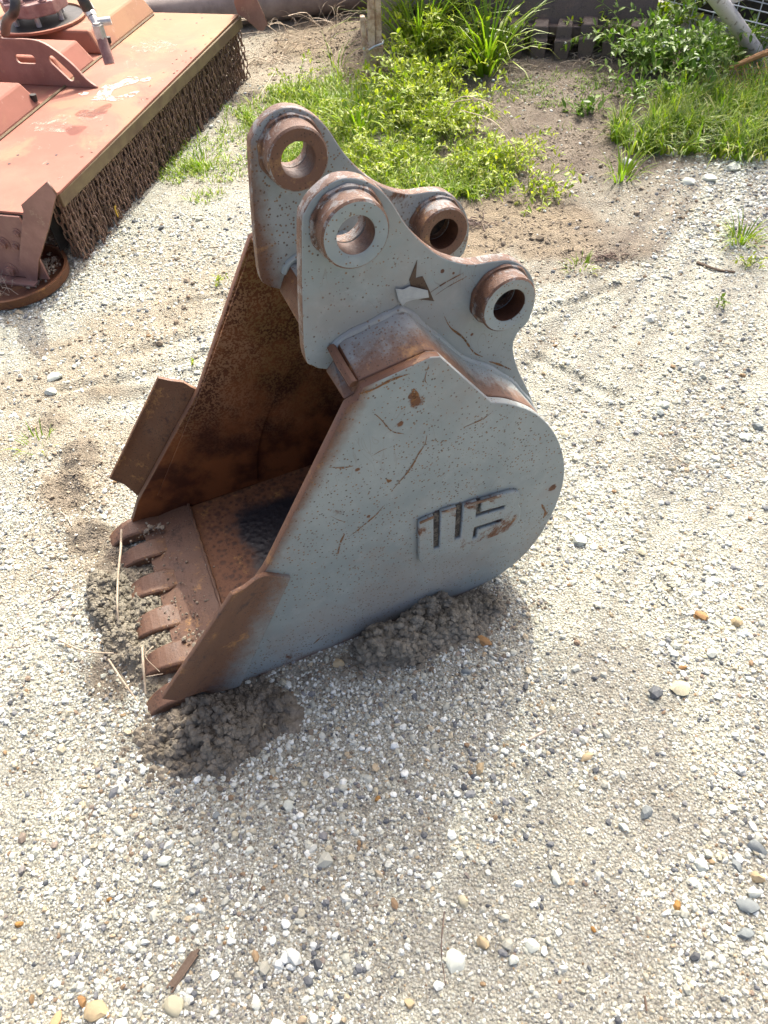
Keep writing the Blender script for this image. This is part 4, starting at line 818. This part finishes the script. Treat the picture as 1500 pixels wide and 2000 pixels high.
M['castred'] = mat_simple('cast_iron_red', (.20, .10, .09), (.30, .18, .16), .55, 25); M['hose'] = mat_simple('hose_rubber', (.018, .016, .016), (.04, .035, .03), .5)
deck = [(-.095, .0), (.060, -.052), (1.86, -.040), (1.86, 1.5), (-.105, 1.5)]
mb = MB(); mb.prism(deck, lambda p, k: (p[0], p[1], .2705 if k == 0 else .280)); mb.build('deck', M['red'], MW, bevel=.002)
mb = MB(); mb.box((.055, -.052, .222), (1.862, -.041, .2700)); mb.build('edge_rail', M['edge'], MW, bevel=.003)
def hat(u0, u1, name='raised_channel'):
    zt = .372; mb = MB()
    V = [(u0+.0, .425, .2805), (u1, .425, .2805), (u1-.02, .478, zt), (u0+.02, .478, zt), (u0, 1.5, .2805), (u1, 1.5, .2805), (u1-.02, 1.5, zt), (u0+.02, 1.5, zt)]
    mb.add(V, [(0, 1, 2, 3), (3, 2, 6, 7), (1, 5, 6, 2), (0, 3, 7, 4), (4, 7, 6, 5), (0, 4, 5, 1)]); o = mb.build(name, M['red'], MW, bevel=.010); return o
hat(-.08, .74); hat(.96, 1.215); hat(1.285, 1.855)
P = [(-.08+i*.05, .418, .283) for i in range(39)]; MB().tube(P, .006, 6).build('seam_weld', M['edge'], MW, smooth=True)
# gusset with two slots, stands across the first gap
gu = smooth_open([(.257, .282), (.30, .315), (.345, .372), (.40, .420), (.455, .452), (.52, .462), (.64, .462), (.66, .478), (.80, .480)], 4)
gp = [(p[0], p[1]) for p in gu]+[(.80, .40), (.80, .282)]
def slot(c0, c1, r, n=8):
    a = Vector(c0); bb = Vector(c1); t = (bb-a).normalized(); s_ = math.atan2(t.y, t.x); return [(a.x+r*math.cos(s_+math.pi/2+math.pi*k/n), a.y+r*math.sin(s_+math.pi/2+math.pi*k/n)) for k in range(n+1)]+[(bb.x+r*math.cos(s_-math.pi/2+math.pi*k/n), bb.y+r*math.sin(s_-math.pi/2+math.pi*k/n)) for k in range(n+1)]
go_ = plate('gusset', gp, [slot((.375, .322), (.432, .385), .018), slot((.535, .385), (.60, .385), .018)], 0, .012, [M['reddust'], M['red']], MW, .0015)
go_.rotation_euler = (0, 0, R(90)); go_.location = (.932, 0, 0)
# near end wall, corner plates
mb = MB(); mb.box((-.108, .015, .020), (-.098, .62, .2695)); mb.build('end_wall', M['reddust'], MW, bevel=.002)
mb = MB(); mb.box((-.150, .055, .010), (-.1085, .62, .020)); mb.build('bottom_flange', M['reddust'], MW, bevel=.002)
cp = [(-.190, .372), (-.175, .415), (-.032, .325), (-.030, .305), (.052, .17), (.100, .09), (.100, .012), (.060, .012), (.005, .11), (-.10, .245)]
cpo = plate('corner_plate', cp, [], 0, .010, [M['reddust'], M['rustpink']], MW, .0015, lambda c, n: 0 if abs(n.y) > .6 else 1); cpo.rotation_euler = (0, 0, R(90)); cpo.location = (-.112, 0, 0)
cp2 = [(-.020, .325), (-.030, .275), (-.060, .262), (-.13, .205), (-.155, .205), (-.185, .235), (-.165, .29), (-.145, .345), (-.12, .40), (-.04, .40)]
c2o = plate('corner_plate', cp2, [], 0, .010, [M['reddust'], M['rustpink']], MW, .0015, lambda c, n: 0 if abs(n.y) > .6 else 1); c2o.rotation_euler = (0, 0, R(90)); c2o.location = (1.885, 0, 0)
def bolt(loc, r, axis='u', name='bolt', mat=None, par=MW):
    mb = MB(); d = Vector((-1, 0, 0)) if axis == 'u' else Vector((0, 0, 1)); p = Vector(loc)
    mb.tube([p, p+d*.003], r*1.5, 16); mb.tube([p+d*.0031, p+d*(.003+r*.8)], r, 6); mb.tube([p+d*(.003+r*.8), p+d*(.003+r*1.1)], r*.5, 10); return mb.build(name, mat or M['reddust'], par, bevel=.0)
for (vv_, zz_), r_ in zip(((.054, .206), (.135, .159), (.086, .153), (.162, .050)), (.013, .018, .013, .019)): bolt((-.108, vv_, zz_), r_)
# round skid shoe with dirt
def ring(name, c, r0, r1, z0, z1, mat, par, n=48, a0=0, a1=2*math.pi):
    V = []; F = []
    for k in range(n+1):
        a = a0+(a1-a0)*k/n; ca, sa = math.cos(a), math.sin(a)
        for r_, z_ in ((r0, z0), (r1, z0), (r1+.004, z1), (r0+.004, z1)): V.append((c[0]+r_*ca, c[1]+r_*sa, z_))
    for k in range(n):
        for j in range(4): F.append((k*4+j, k*4+(j+1) % 4, k*4+4+(j+1) % 4, k*4+4+j))
    return MB().add(V, F).build(name, mat, par, smooth=True)
sc_ = (-.098, .168)
ring('shoe_rim', sc_, .185, .197, .000, .034, M['rust'], MW)
mb = MB(); V = [(sc_[0], sc_[1], .012)]+[(sc_[0]+.188*math.cos(a), sc_[1]+.188*math.sin(a), .006) for a in np.linspace(0, 2*math.pi, 40)]; mb.add(V, [(0, i, i+1) for i in range(1, 40)]); mb.build('shoe_pan', M['rustdk'], MW)
V, F = clod_mesh('m', 420, (sc_[0]+.05, sc_[1]-.09, .012), lambda rr: (rr.gauss(0, .045), rr.gauss(0, .028)), .002, .008, 9, lambda a, b_: .022*math.exp(-(a*a+b_*b_)/.004))
keepF = F; tag(link('packed_dirt', pymesh('packed_dirt', V, F), MW, [M['mudlight']]), kind='stuff')
mb = MB()
for k in range(70):
    p = Vector((sc_[0]-.10+random.gauss(0, .03), sc_[1]+.06+random.gauss(0, .05), .012)); a = random.uniform(0, 6.28); q = p+Vector((math.cos(a)*.05, math.sin(a)*.05, random.uniform(.005, .04))); mb.tube([p, (p+q)/2+Vector((0, 0, .012)), q], .0009, 3, cap=False)
tag(mb.build('dry_grass', M['straw'], MW), kind='stuff')
MB().tube([(-.075, .075, .012), (-.075, .075, .13)], .022, 12).build('shoe_post', M['rustdk'], MW, smooth=True)
# chains
def link_pts(L, w, r, rot, z, seg=12, tn=5):
    """one welded link hanging with its top at z"""
    path = []; h = L/2-w/2
    for k in range(seg):
        a = math.pi*k/(seg/2-1) if k < seg/2 else math.pi*(k-seg/2)/(seg/2-1)+math.pi
        cx = w/2*math.cos(a); cz = w/2*math.sin(a)+(h if k < seg/2 else -h); path.append(Vector((cx*math.cos(rot), cx*math.sin(rot), cz+z-L/2)))
    V = []; F = []; m = len(path)
    nrm = Vector((-math.sin(rot), math.cos(rot), 0))
    for i in range(m):
        t = (path[(i+1) % m]-path[i-1]).normalized(); o2 = t.cross(nrm).normalized()
        for k in range(tn): a = 2*math.pi*k/tn; V.append(path[i]+r*(math.cos(a)*nrm+math.sin(a)*o2))
    for i in range(m):
        for k in range(tn): F.append((i*tn+k, i*tn+(k+1) % tn, ((i+1) % m)*tn+(k+1) % tn, ((i+1) % m)*tn+k))
    return V, F
def chain_mesh(seed):
    g = random.Random(seed); mb = MB(); z = .012; L = .040; rot = g.uniform(0, 3); ox = oy = 0
    for k in range(9):
        V, F = link_pts(L, .018, .0033, rot, z); tl = g.uniform(-.12, .12)
        mb.add([Vector((v.x+ox+tl*(v.z-z)*.4, v.y+oy, v.z)) for v in V], F); z -= L-.0068; rot += math.pi/2+g.uniform(-.35, .35); ox += g.uniform(-.0015, .0015); oy += g.uniform(-.0015, .0015)
    return mb
chm = []
for k in range(6):
    o = chain_mesh(900+k).build('chain', M['chain'], MW, smooth=True); chm.append(o)
spots = [(.085+i*.0245, -.026) for i in range(73)]+[(.097+i*.0245, -.004) for i in range(73)]+[(.09+i*.049, .03) for i in range(36)]
for i, (uu, vv_) in enumerate(spots):
    o = chm[i] if i < 6 else chm[i % 6].copy()
    if i >= 6: COL.objects.link(o); o.parent = MW
    o.location = (uu+random.uniform(-.003, .003), vv_+random.uniform(-.004, .004), .262+random.uniform(-.006, .006)); o.rotation_euler = (random.uniform(-.05, .05), random.uniform(-.05, .05), random.uniform(-.6, .6))
M['yellowlink'] = mat_simple('yellow_link', (.35, .22, .02), (.5, .33, .03), .6)
V, F = link_pts(.042, .02, .0036, .3, 0); o = MB().add(V, F).build('painted_link', M['yellowlink'], MW, smooth=True); o.location = (.36, -.034, .062); o['label'] = 'yellow painted chain link'
MB().box((.06, .055, .03), (1.86, .058, .27)).build('black_sheet', M['black'], MW)  # near-black sheet behind the chain rows
# black discs painting the dark of the deck holes, and white decals
for (u_, v_) in ((.296, .267), (.317, .110), (.226, .261), (.247, .106), (1.763, .327), (1.765, .296), (1.726, .133), (1.798, .134)):
    MB().tube([(u_, v_, .2803), (u_, v_, .2808)], .006, 10).build('bolt_hole', M['black'], MW)
for (u_, v_) in ((.60, .462), (1.255, .455)):
    MB().tube([(u_+.12, v_-.02, .300), (u_+.122, v_-.022, .325)], .014, 12).build('drain_hole', M['black'], MW)
M['decal'] = mat_simple('peeling_white_decal', (.60, .57, .50), (.74, .72, .66), .6, 90)
def decal(pts, label):
    P = [ML(px, py, .2812) for px, py in pts]; mb = MB(); mb.prism([(p.x, p.y) for p in P], lambda p, k: (p[0], p[1], .2803 if k == 0 else .2812)); o = mb.build('decal', M['decal'], MW); o['label'] = label
decal([(176, 196), (186, 188), (197, 172), (205, 166), (222, 165), (233, 160), (250, 149), (268, 150), (272, 158), (262, 163), (240, 168), (222, 175), (216, 184), (222, 189), (240, 186), (262, 178), (273, 178), (262, 187), (243, 194), (228, 197), (205, 196)], 'large peeling white sticker remnant')
decal([(272, 156), (282, 152), (290, 150), (299, 152), (290, 158), (276, 160)], 'thin torn strip of white sticker')
decal([(152, 183), (162, 179), (174, 180), (170, 185), (158, 186)], 'small white sticker scrap')
b = NB('peeling_decal'); b.set('Base Color', b.mix(b.step(b.noise(30, 5, .7), .45, .6), (.34, .28, .23), (.50, .46, .40))); b.set('Roughness', .8); al = b.step(b.noise(34, 8, .85, dist=.5), .47, .50); tr = b.n.new('ShaderNodeBsdfTransparent'); mx = b.n.new('ShaderNodeMixShader'); b.l.new(al, mx.inputs[0]); b.l.new(tr.outputs[0], mx.inputs[1]); b.l.new(b.b.outputs[0], mx.inputs[2]); b.l.new(mx.outputs[0], b.n['Material Output'].inputs[0]); M['decal2'] = b.m
for o_ in MW.children:
    if o_.name.startswith('decal'): o_.data.materials[0] = M['decal2']
b = NB('worn_white_paint'); b.set('Base Color', (.46, .33, .26, 1)); b.set('Roughness', .8); al = b.math('MULTIPLY', b.step(b.noise(26, 8, .85), .48, .62), .7); tr = b.n.new('ShaderNodeBsdfTransparent'); mx = b.n.new('ShaderNodeMixShader'); b.l.new(al, mx.inputs[0]); b.l.new(tr.outputs[0], mx.inputs[1]); b.l.new(b.b.outputs[0], mx.inputs[2]); b.l.new(mx.outputs[0], b.n['Material Output'].inputs[0]); M['worn'] = b.m
for (cx, cy, rx, ry) in ((178, 226, 27, 13), (100, 246, 42, 14), (305, 92, 50, 12)):
    P = [ML(cx+rx*math.cos(a), cy+ry*math.sin(a)*(1+.2*math.sin(3*a)), .2808) for a in np.linspace(0, 2*math.pi, 24, endpoint=False)]
    MB().add(P, [tuple(range(24))]).build('scuffed_paint', M['worn'], MW)
# gearbox cluster
gc = (1.42, .80); zt = .374
ring('gear_ring', gc, .205, .222, zt, zt+.012, M['red'], MW)
MB().tube([(gc[0], gc[1], zt), (gc[0], gc[1], zt+.004)], .205, 40).build('dark_well', M['black'], MW)  # black disc paints the darkness of the recess below the gearbox
mb = MB(); oct_ = [(gc[0]+.155*math.cos(R(22.5+45*k)), gc[1]+.155*math.sin(R(22.5+45*k))) for k in range(8)]; mb.prism(oct_, lambda p, k: (p[0], p[1], zt+.045 if k == 0 else zt+.10)); mb.build('gearbox_flange', M['castred'], MW, bevel=.006)
mb = MB(); mb.tube([(gc[0]+.02, gc[1]+.02, zt+.1005), (gc[0]+.02, gc[1]+.02, zt+.17), (gc[0]+.02, gc[1]+.02, zt+.19)], [.105, .10, .07], 24); mb.build('gearbox_housing', M['castred'], MW, smooth=True)
for k in range(8):
    a = R(45*k+10); bolt((gc[0]+.125*math.cos(a), gc[1]+.125*math.sin(a), zt+.1005), .014, 'z', mat=M['castred'])
for k in range(6):
    a = R(60*k+30); MB().tube([(gc[0]+.12*math.cos(a), gc[1]+.12*math.sin(a), zt+.0045), (gc[0]+.12*math.cos(a), gc[1]+.12*math.sin(a), zt+.0445)], .012, 10).build('spacer', M['steel'], MW, smooth=True)
MB().tube(smooth_open([tuple(ML(10, 62, .44)), tuple(ML(14, 40, .50)), tuple(ML(28, 22, .56)), tuple(ML(30, -20, .62))], 5), .020, 12).build('hose', M['hose'], MW, smooth=True)
MB().tube(smooth_open([tuple(ML(152, -25, .66)), tuple(ML(160, -5, .64)), tuple(ML(172, 18, .60))], 5), .022, 12).build('hose', M['hose'], MW, smooth=True)
f0 = ML(168, 10, .58); f1 = ML(181, 34, .55); f2 = ML(192, 55, .52); f3 = ML(208, 72, .47)
mb = MB(); mb.tube([f0, f0.lerp(f1, .55)], .024, 16); mb.tube([f0.lerp(f1, .56), f1], .020, 6); mb.tube([f1, f2], .016, 14); mb.tube([f2+Vector((0, 0, .012)), f2-Vector((0, 0, .035))], .023, 6); mb.tube([f2+Vector((0, 0, .012)), f2+Vector((0, 0, .020))], .015, 16)
mb.tube([f1.lerp(f2, .5), f1.lerp(f2, .5)+Vector((.03, -.055, .0))], .015, 10); mb.build('hydraulic_fitting', M['steel'], MW, smooth=True)
MB().tube([f2-Vector((0, 0, .036)), f2-Vector((.03, .02, .12))], .021, 14).build('fitting_stem', M['castred'], MW, smooth=True)

# ================================================================ THINGS ALONG THE BACK
M['pipe'] = mat_simple('weathered_pipe', (.17, .13, .115), (.27, .225, .20), .7, 6); M['galv'] = mat_simple('galvanised_steel', (.36, .40, .42), (.55, .59, .62), .45, 12, metal=.3)
M['oldwood'] = mat_simple('weathered_board', (.24, .20, .17), (.34, .29, .25), .85, 5, bump=.7, bs=30, dist=.004); M['brokenwood'] = mat_simple('split_post_wood', (.34, .21, .13), (.62, .47, .34), .85, 25, bump=.9, bs=60, dist=.006)
M['dark'] = mat_simple('dark_fill', (.035, .03, .022), (.065, .055, .035), .8); M['rearb'] = mat_rust('rear_bucket_rust', dark=(.045, .034, .030), mid=(.105, .078, .064), hi=(.18, .12, .09))
def lying_pipe(name, p0, p1, r, mat, label, cat, wall=.006):
    a = G(*p0); bb = G(*p1); a.z = Hz(a.x, a.y)+r-.01; bb.z = Hz(bb.x, bb.y)+r-.01; d = (bb-a).normalized()
    mb = MB(); mb.tube([a, bb], r, 32, cap=False); mb.tube([bb, a], r-wall, 32, cap=False)
    o = mb.build(name, mat, None, smooth=True); return tag(o, label, cat)
a = G(440, 62); bb = G(720, 26); dd = (bb-a).normalized(); pn = Vector((-dd.y, dd.x, 0))
def wpipe(name, a, bb, r, mat, label, cat, z):
    a = a.copy(); bb = bb.copy(); a.z = z; bb.z = z; mb = MB(); mb.tube([a, bb], r, 32, cap=False); mb.tube([bb, a], r-.006, 32, cap=False); return tag(mb.build(name, mat, None, smooth=True), label, cat)
wpipe('steel_pipe', a-dd*1.5+pn*.10, bb+dd*.1+pn*.10, .10, M['pipe'], 'thick grey-brown pipe lying behind the mower', 'pipe', .095)
wpipe('galvanised_pipe', a-dd*2.2+pn*.34, bb-dd*.0+pn*.34, .085, M['galv'], 'shiny galvanised pipe lying beyond the thick brown pipe', 'pipe', .17)
# split post
pb = G(735, 158); z0 = Hz(pb.x, pb.y)
PO = empty('broken_post', (pb.x, pb.y, z0), 0, label='split weathered wooden post standing at the back of the weeds', cat='post')
top = UP(742, -60, pb)-Vector((pb.x, pb.y, z0))
def slab(name, x0, x1, y0, y1, zs, mat, par, seed, lean=(0, 0)):
    g = random.Random(seed); n = 7; V = []
    for i in range(n+1):
        t = i/n; z_ = zs[0]+(zs[1]-zs[0])*t; ox = lean[0]*t; oy = lean[1]*t
        for (xx, yy) in ((x0, y0), (x1, y0), (x1, y1), (x0, y1)): V.append((xx+ox+g.uniform(-.004, .004), yy+oy+g.uniform(-.004, .004), z_))
    F = [(i*4+k, i*4+(k+1) % 4, i*4+4+(k+1) % 4, i*4+4+k) for i in range(n) for k in range(4)]+[(3, 2, 1, 0), (n*4, n*4+1, n*4+2, n*4+3)]
    return MB().add(V, F).build(name, mat, par, bevel=.003)
slab('split_stave', -.030, .000, -.03, .02, (.16, .95), M['brokenwood'], PO, 1, (.035, .05)); slab('split_stave', .001, .034, -.02, .03, (.12, .95), M['brokenwood'], PO, 2, (.035, .05)); slab('split_stave', -.055, -.031, -.03, .01, (.10, .30), M['brokenwood'], PO, 3, (-.01, .02))
slab('post_foot', -.055, -.005, -.045, .02, (-.02, .17), M['brokenwood'], PO, 4, (.015, .01)); slab('post_foot', .002, .050, -.035, .03, (-.02, .17), M['brokenwood'], PO, 5, (-.008, .01))
MB().tube([(-.03, -.05, .17), (.0, -.053, .185), (.04, -.04, .19), (.05, .03, .18), (-.04, .03, .17), (-.055, -.03, .17)], .005, 6).build('wire_tie', M['galv'], PO, smooth=True)
# board frame behind
fb = G(770, 95); BF = empty('board_frame', (fb.x, fb.y, 0), R(2), label='grey weathered board crate with a dark opening behind the weeds', cat='crate')
slab('upright_board', -.075, .045, .0, .035, (0, .75), M['oldwood'], BF, 6); slab('upright_board', .40, .45, .02, .06, (0, .75), M['oldwood'], BF, 7); slab('upright_board', .55, .60, .03, .07, (0, .75), M['oldwood'], BF, 8)
ztb = UP(820, 16, fb).z; MB().box((.046, .01, ztb), (.399, .045, .75)).build('top_board', M['oldwood'], BF, bevel=.003); MB().box((.046, .14, 0), (.60, .16, .75)).build('opening_dark', M['dark'], BF)  # dark sheet paints the shade inside the crate opening
MB().box((-.07, .16, 0), (.60, .62, .74)).build('crate_body', M['oldwood'], BF, bevel=.004)
# rear excavator bucket, teeth into the soil, back leaning away
ra = G(930, 98); rb_ = G(1250, 108); rd = (rb_-ra); RW = rd.length; RB = empty('rear_excavator_bucket', (ra.x, ra.y, Hz(ra.x, ra.y)), math.atan2(rd.y, rd.x), label='large dark rusty toothed excavator bucket standing teeth down at the back', cat='excavator bucket')
pr = [Vector(p) for p in ((.02, .10), (.06, .22), (.14, .38), (.26, .54), (.42, .68), (.62, .76), (.82, .74), (.96, .62), (1.02, .45), (1.0, .28), (.92, .12))]
prs = [Vector(p) for p in smooth_open([tuple(p) for p in pr], 4)]
def rsweep(name, Pc, th, x0, x1, mats, par):
    mb = MB(); n = len(Pc); Pi = offset_prof(Pc, -th); V = [(x0, p.x, p.y) for p in Pc]+[(x1, p.x, p.y) for p in Pc]+[(x0, p.x, p.y) for p in Pi]+[(x1, p.x, p.y) for p in Pi]
    F = [(i, i+1, n+i+1, n+i) for i in range(n-1)]+[(2*n+i, 3*n+i, 3*n+i+1, 2*n+i+1) for i in range(n-1)]+[(0, n, 3*n, 2*n), (n-1, 3*n-1, 4*n-1, 2*n-1)]+[(i, 2*n+i, 2*n+i+1, i+1) for i in range(n-1)]+[(n+i, n+i+1, 3*n+i+1, 3*n+i) for i in range(n-1)]
    return mb.add(V, F).build(name, mats, par, smooth=True)
rsweep('shell', prs, .018, -.06, RW+.02, M['rearb'], RB)
spoly = [(p.x, p.y) for p in prs]+[(.5, .05), (.1, .06)]
for k, x_ in enumerate((-.078, RW+.022)):
    mb = MB(); mb.prism(spoly, lambda p, q: (x_+(.016 if q else 0), p[0], p[1])); mb.build('side_plate', M['rearb'], RB)
MB().box((-.06, -.012, .075), (RW+.02, .030, .125)).build('cutting_lip', M['rearb'], RB, bevel=.006)
tw = RW/7.4
for k in range(8):
    xx = -.03+k*(RW+.02)/7.2
    if k == 0:
        mb = MB(); V = []
        for (y_, z_, w_, t_) in ((.02, .150, .036, .030), (-.020, .135, .040, .040), (-.036, .085, .040, .036), (-.052, .080, .044, .040), (-.075, .0, .036, .022), (-.085, -.03, .03, .010)): V += [(-w_, y_-t_*.5, z_), (w_, y_-t_*.5, z_), (w_, y_+t_*.5, z_), (-w_, y_+t_*.5, z_)]
        F = [(i*4+q, i*4+(q+1) % 4, i*4+4+(q+1) % 4, i*4+4+q) for i in range(5) for q in range(4)]+[(3, 2, 1, 0), (20, 21, 22, 23)]
        tt = mb.add(V, F).build('tooth', M['rearb'], RB, bevel=.005); tt.location = (xx, 0, 0)
    else:
        t = tt.copy(); COL.objects.link(t); t.parent = RB; t.location = (xx, random.uniform(-.006, .006), random.uniform(-.008, .008))
# wire cage panel with tube and rusty angle
cg0 = G(1225, 48); cg1 = G(1600, 150)
cd = (cg1-cg0); cl = cd.length; CG = empty('wire_cage', (cg0.x, cg0.y, 0), math.atan2(cd.y, cd.x), label='galvanised wire mesh cage at the upper right corner', cat='wire cage')
nw = 0
for k in range(14):
    z_ = .05+k*.05; MB().tube([(0, 0, z_), (cl, 0, z_)], .0032, 6).build('wire', M['galv'], CG, smooth=True)
for k in range(10):
    x_ = .02+k*cl/9.5; MB().tube([(x_, .007, .03), (x_+.0, .007, .72)], .0032, 6).build('wire', M['galv'], CG, smooth=True)
MB().box((0, .40, .0), (cl, .42, .70)).build('dark_backdrop', M['dark'], CG)  # dark sheet giving the wires a dark background
for k in range(8):
    z_ = .05+k*.09; MB().tube([(0, .3, z_), (cl, .3, z_)], .003, 5).build('wire', M['galv'], CG, smooth=True)
b = NB('chipped_silver_paint'); cc = b.mix(b.step(b.noise(30, 7, .75), .56, .62), (.50, .50, .51), (.22, .20, .19)); b.set('Base Color', cc); b.set('Roughness', .4); b.set('Metallic', .25); b.set('Normal', b.bump(b.noise(80, 4), .4, .002)); M['silver'] = b.m
e0 = G(1482, 108, .03); e1 = G(1388, -20, .42); dv = (e1-e0); 
tag(MB().tube([e0, e0+dv*1.6], .033, 28).build('silver_tube', M['silver'], None, smooth=True), 'chipped silver steel tube leaning across the wire cage', 'steel tube')
k0 = e0+dv*.78+Vector((0, .05, 0)); tag(MB().tube([k0, k0+Vector((.55, .02, .13))], .026, 24).build('silver_tube', M['silver'], None, smooth=True), 'second silver tube branching right behind the first', 'steel tube')
q0 = G(1425, 133, .10); q1 = G(1540, 88, .16)
mb = MB(); dq = (q1-q0).normalized(); mb.tube([q0, q0.lerp(q1, .5)+Vector((0, 0, .006)), q1], [.009, .014, .015], 7)
tag(mb.build('rusty_bar', mat_rust('orange_rust', dark=(.14, .06, .02), mid=(.34, .17, .06), hi=(.50, .30, .11)), None, smooth=True), 'orange rusty bar end poking in from the right edge', 'steel bar')
q0 = G(1425, 168, .03); q1 = G(1560, 200, .03)
tag(MB().tube([q0, q1], .014, 8).build('rusty_bar', bpy.data.materials['orange_rust'], None, smooth=True), 'lower orange rusty rail half hidden in the grass', 'steel bar')
w0 = G(1440, 128, .08); WP = empty('rusty_mesh_panel', w0, 0, label='rusty wire mesh lying between the two orange bars at the right edge', cat='wire mesh')
for k in range(9):
    a_ = G(1436+k*14, 130-k*3, .09)-w0; b_ = G(1452+k*16, 178+k*4, .03)-w0; MB().tube([a_, b_], .0018, 5).build('wire', bpy.data.materials['orange_rust'], WP, smooth=True)
for k in range(5):
    a_ = G(1432+k*4, 136+k*9, .08-k*.01)-w0; b_ = G(1560, 128+k*15, .08-k*.01)-w0; MB().tube([a_, b_], .0018, 5).build('wire', bpy.data.materials['orange_rust'], WP, smooth=True)
# unseen tree added sunward; its crown is laid out to veil the bucket's shadow
TR = empty('added_shade_tree', (3.6, 7.6, 0), 0, label='unseen leafy tree added to shade the foreground gravel and veil the bucket shadow', cat='tree')
M['bark'] = mat_simple('bark', (.10, .08, .06), (.18, .15, .12), .9, 8, bump=1, bs=20, dist=.02)
k_ = 1/math.tan(SUN_EL); sx, sy = math.sin(SUN_AZ)*k_, math.cos(SUN_AZ)*k_
pads = []   # ground x, y, rx, ry, leaves: where the crown's shade falls
for px_, py_, rx_, ry_, n_ in ADDED_CANOPY:
    g_ = G(px_, py_); pads.append((g_.x, g_.y, rx_, ry_, n_))
g_ = np.random.default_rng(77); LX = []; ctr = []
for cx_, cy_, rx_, ry_, n_ in pads:
    a_ = g_.uniform(0, 6.283, n_); q_ = np.sqrt(g_.random(n_))*(1+g_.normal(0, .06, n_)); gx_ = cx_+rx_*q_*np.cos(a_); gy_ = cy_+ry_*q_*np.sin(a_); hz_ = g_.uniform(4.6, 5.6, n_)
    LX.append(np.stack([gx_+sx*hz_, gy_+sy*hz_, hz_], 1)); ctr.append((cx_+sx*5.1, cy_+sy*5.1, 5.1))
LX = np.concatenate(LX)-np.array([3.6, 7.6, 0]); n_ = len(LX)
az_ = g_.uniform(0, 6.283, n_); el_ = g_.uniform(-.7, .7, n_); l_ = g_.uniform(.030, .055, n_)
dv_ = np.stack([np.cos(az_)*np.cos(el_), np.sin(az_)*np.cos(el_), np.sin(el_)], 1); wv_ = np.cross(dv_, np.stack([g_.normal(0, .4, n_), g_.normal(0, .4, n_), np.ones(n_)], 1)); wv_ /= np.linalg.norm(wv_, axis=1)[:, None]
VV = np.stack([LX, LX+dv_*l_[:, None]*.45+wv_*l_[:, None]*.32, LX+dv_*l_[:, None], LX+dv_*l_[:, None]*.45-wv_*l_[:, None]*.32], 1).reshape(-1, 3)
fm = npmesh('foliage', VV, np.arange(n_*4).reshape(-1, 4)); with_var(fm, np.repeat(g_.random(n_), 4)); tag(link('foliage', fm, TR, [M['broad']]), kind='stuff')
mb = MB(); mb.tube(smooth_open([(0, 0, -.1), (.05, .05, 1.5), (-.1, -.05, 3.0), (-.2, -.3, 4.6)], 4), [.20-.006*i for i in range(13)], 12); mb.build('trunk', M['bark'], TR, smooth=True)
for c_ in ctr:
    e_ = Vector(c_)-Vector((3.6, 7.6, 0)); MB().tube(smooth_open([(-.12, -.1, 3.2), tuple(Vector((-.12, -.1, 3.2)).lerp(e_, .45)+Vector((0, 0, .5))), tuple(e_)], 5), [.030-.0024*i for i in range(11)], 8).build('limb', M['bark'], TR, smooth=True)
# dead brush by the pipe and the rear bucket
for i, (px, py, n, L, lab) in enumerate(((560, 95, 26, .30, 'tangle of dead stems on tan soil before the pipe'), (640, 50, 30, .35, 'dead brush leaning against the thick pipe'), (1160, 118, 40, .16, 'dry twigs and litter in front of the rear bucket teeth'), (1000, 135, 20, .14, 'dry litter at the left of the rear bucket teeth'), (520, 125, 22, .16, 'dead grass litter beside the far end of the mower'), (930, 440, 26, .08, 'small root tangle on bare soil behind the bucket'), (1185, 505, 26, .06, 'clump of dead roots in disturbed soil'))):
    c = G(px, py); mb = MB(); z0 = Hz(c.x, c.y)
    for k in range(n):
        a_ = random.uniform(0, 6.28); p = Vector((random.gauss(0, L*.45), random.gauss(0, L*.25), .004)); d_ = Vector((math.cos(a_), math.sin(a_)*.6, random.uniform(-.02, .5 if i < 2 else .12)))*L*random.uniform(.3, 1); m_ = p+d_*.5+Vector((random.uniform(-.1, .1)*L, random.uniform(-.1, .1)*L, .1*L)); mb.tube(smooth_open([tuple(p), tuple(m_), tuple(p+d_)], 3), random.uniform(.001, .0026), 4, cap=False)
    o = mb.build('dead_brush', M['straw'] if i != 5 and i != 6 else M['twig'], None); o.location = (c.x, c.y, z0); tag(o, lab, 'dead brush')
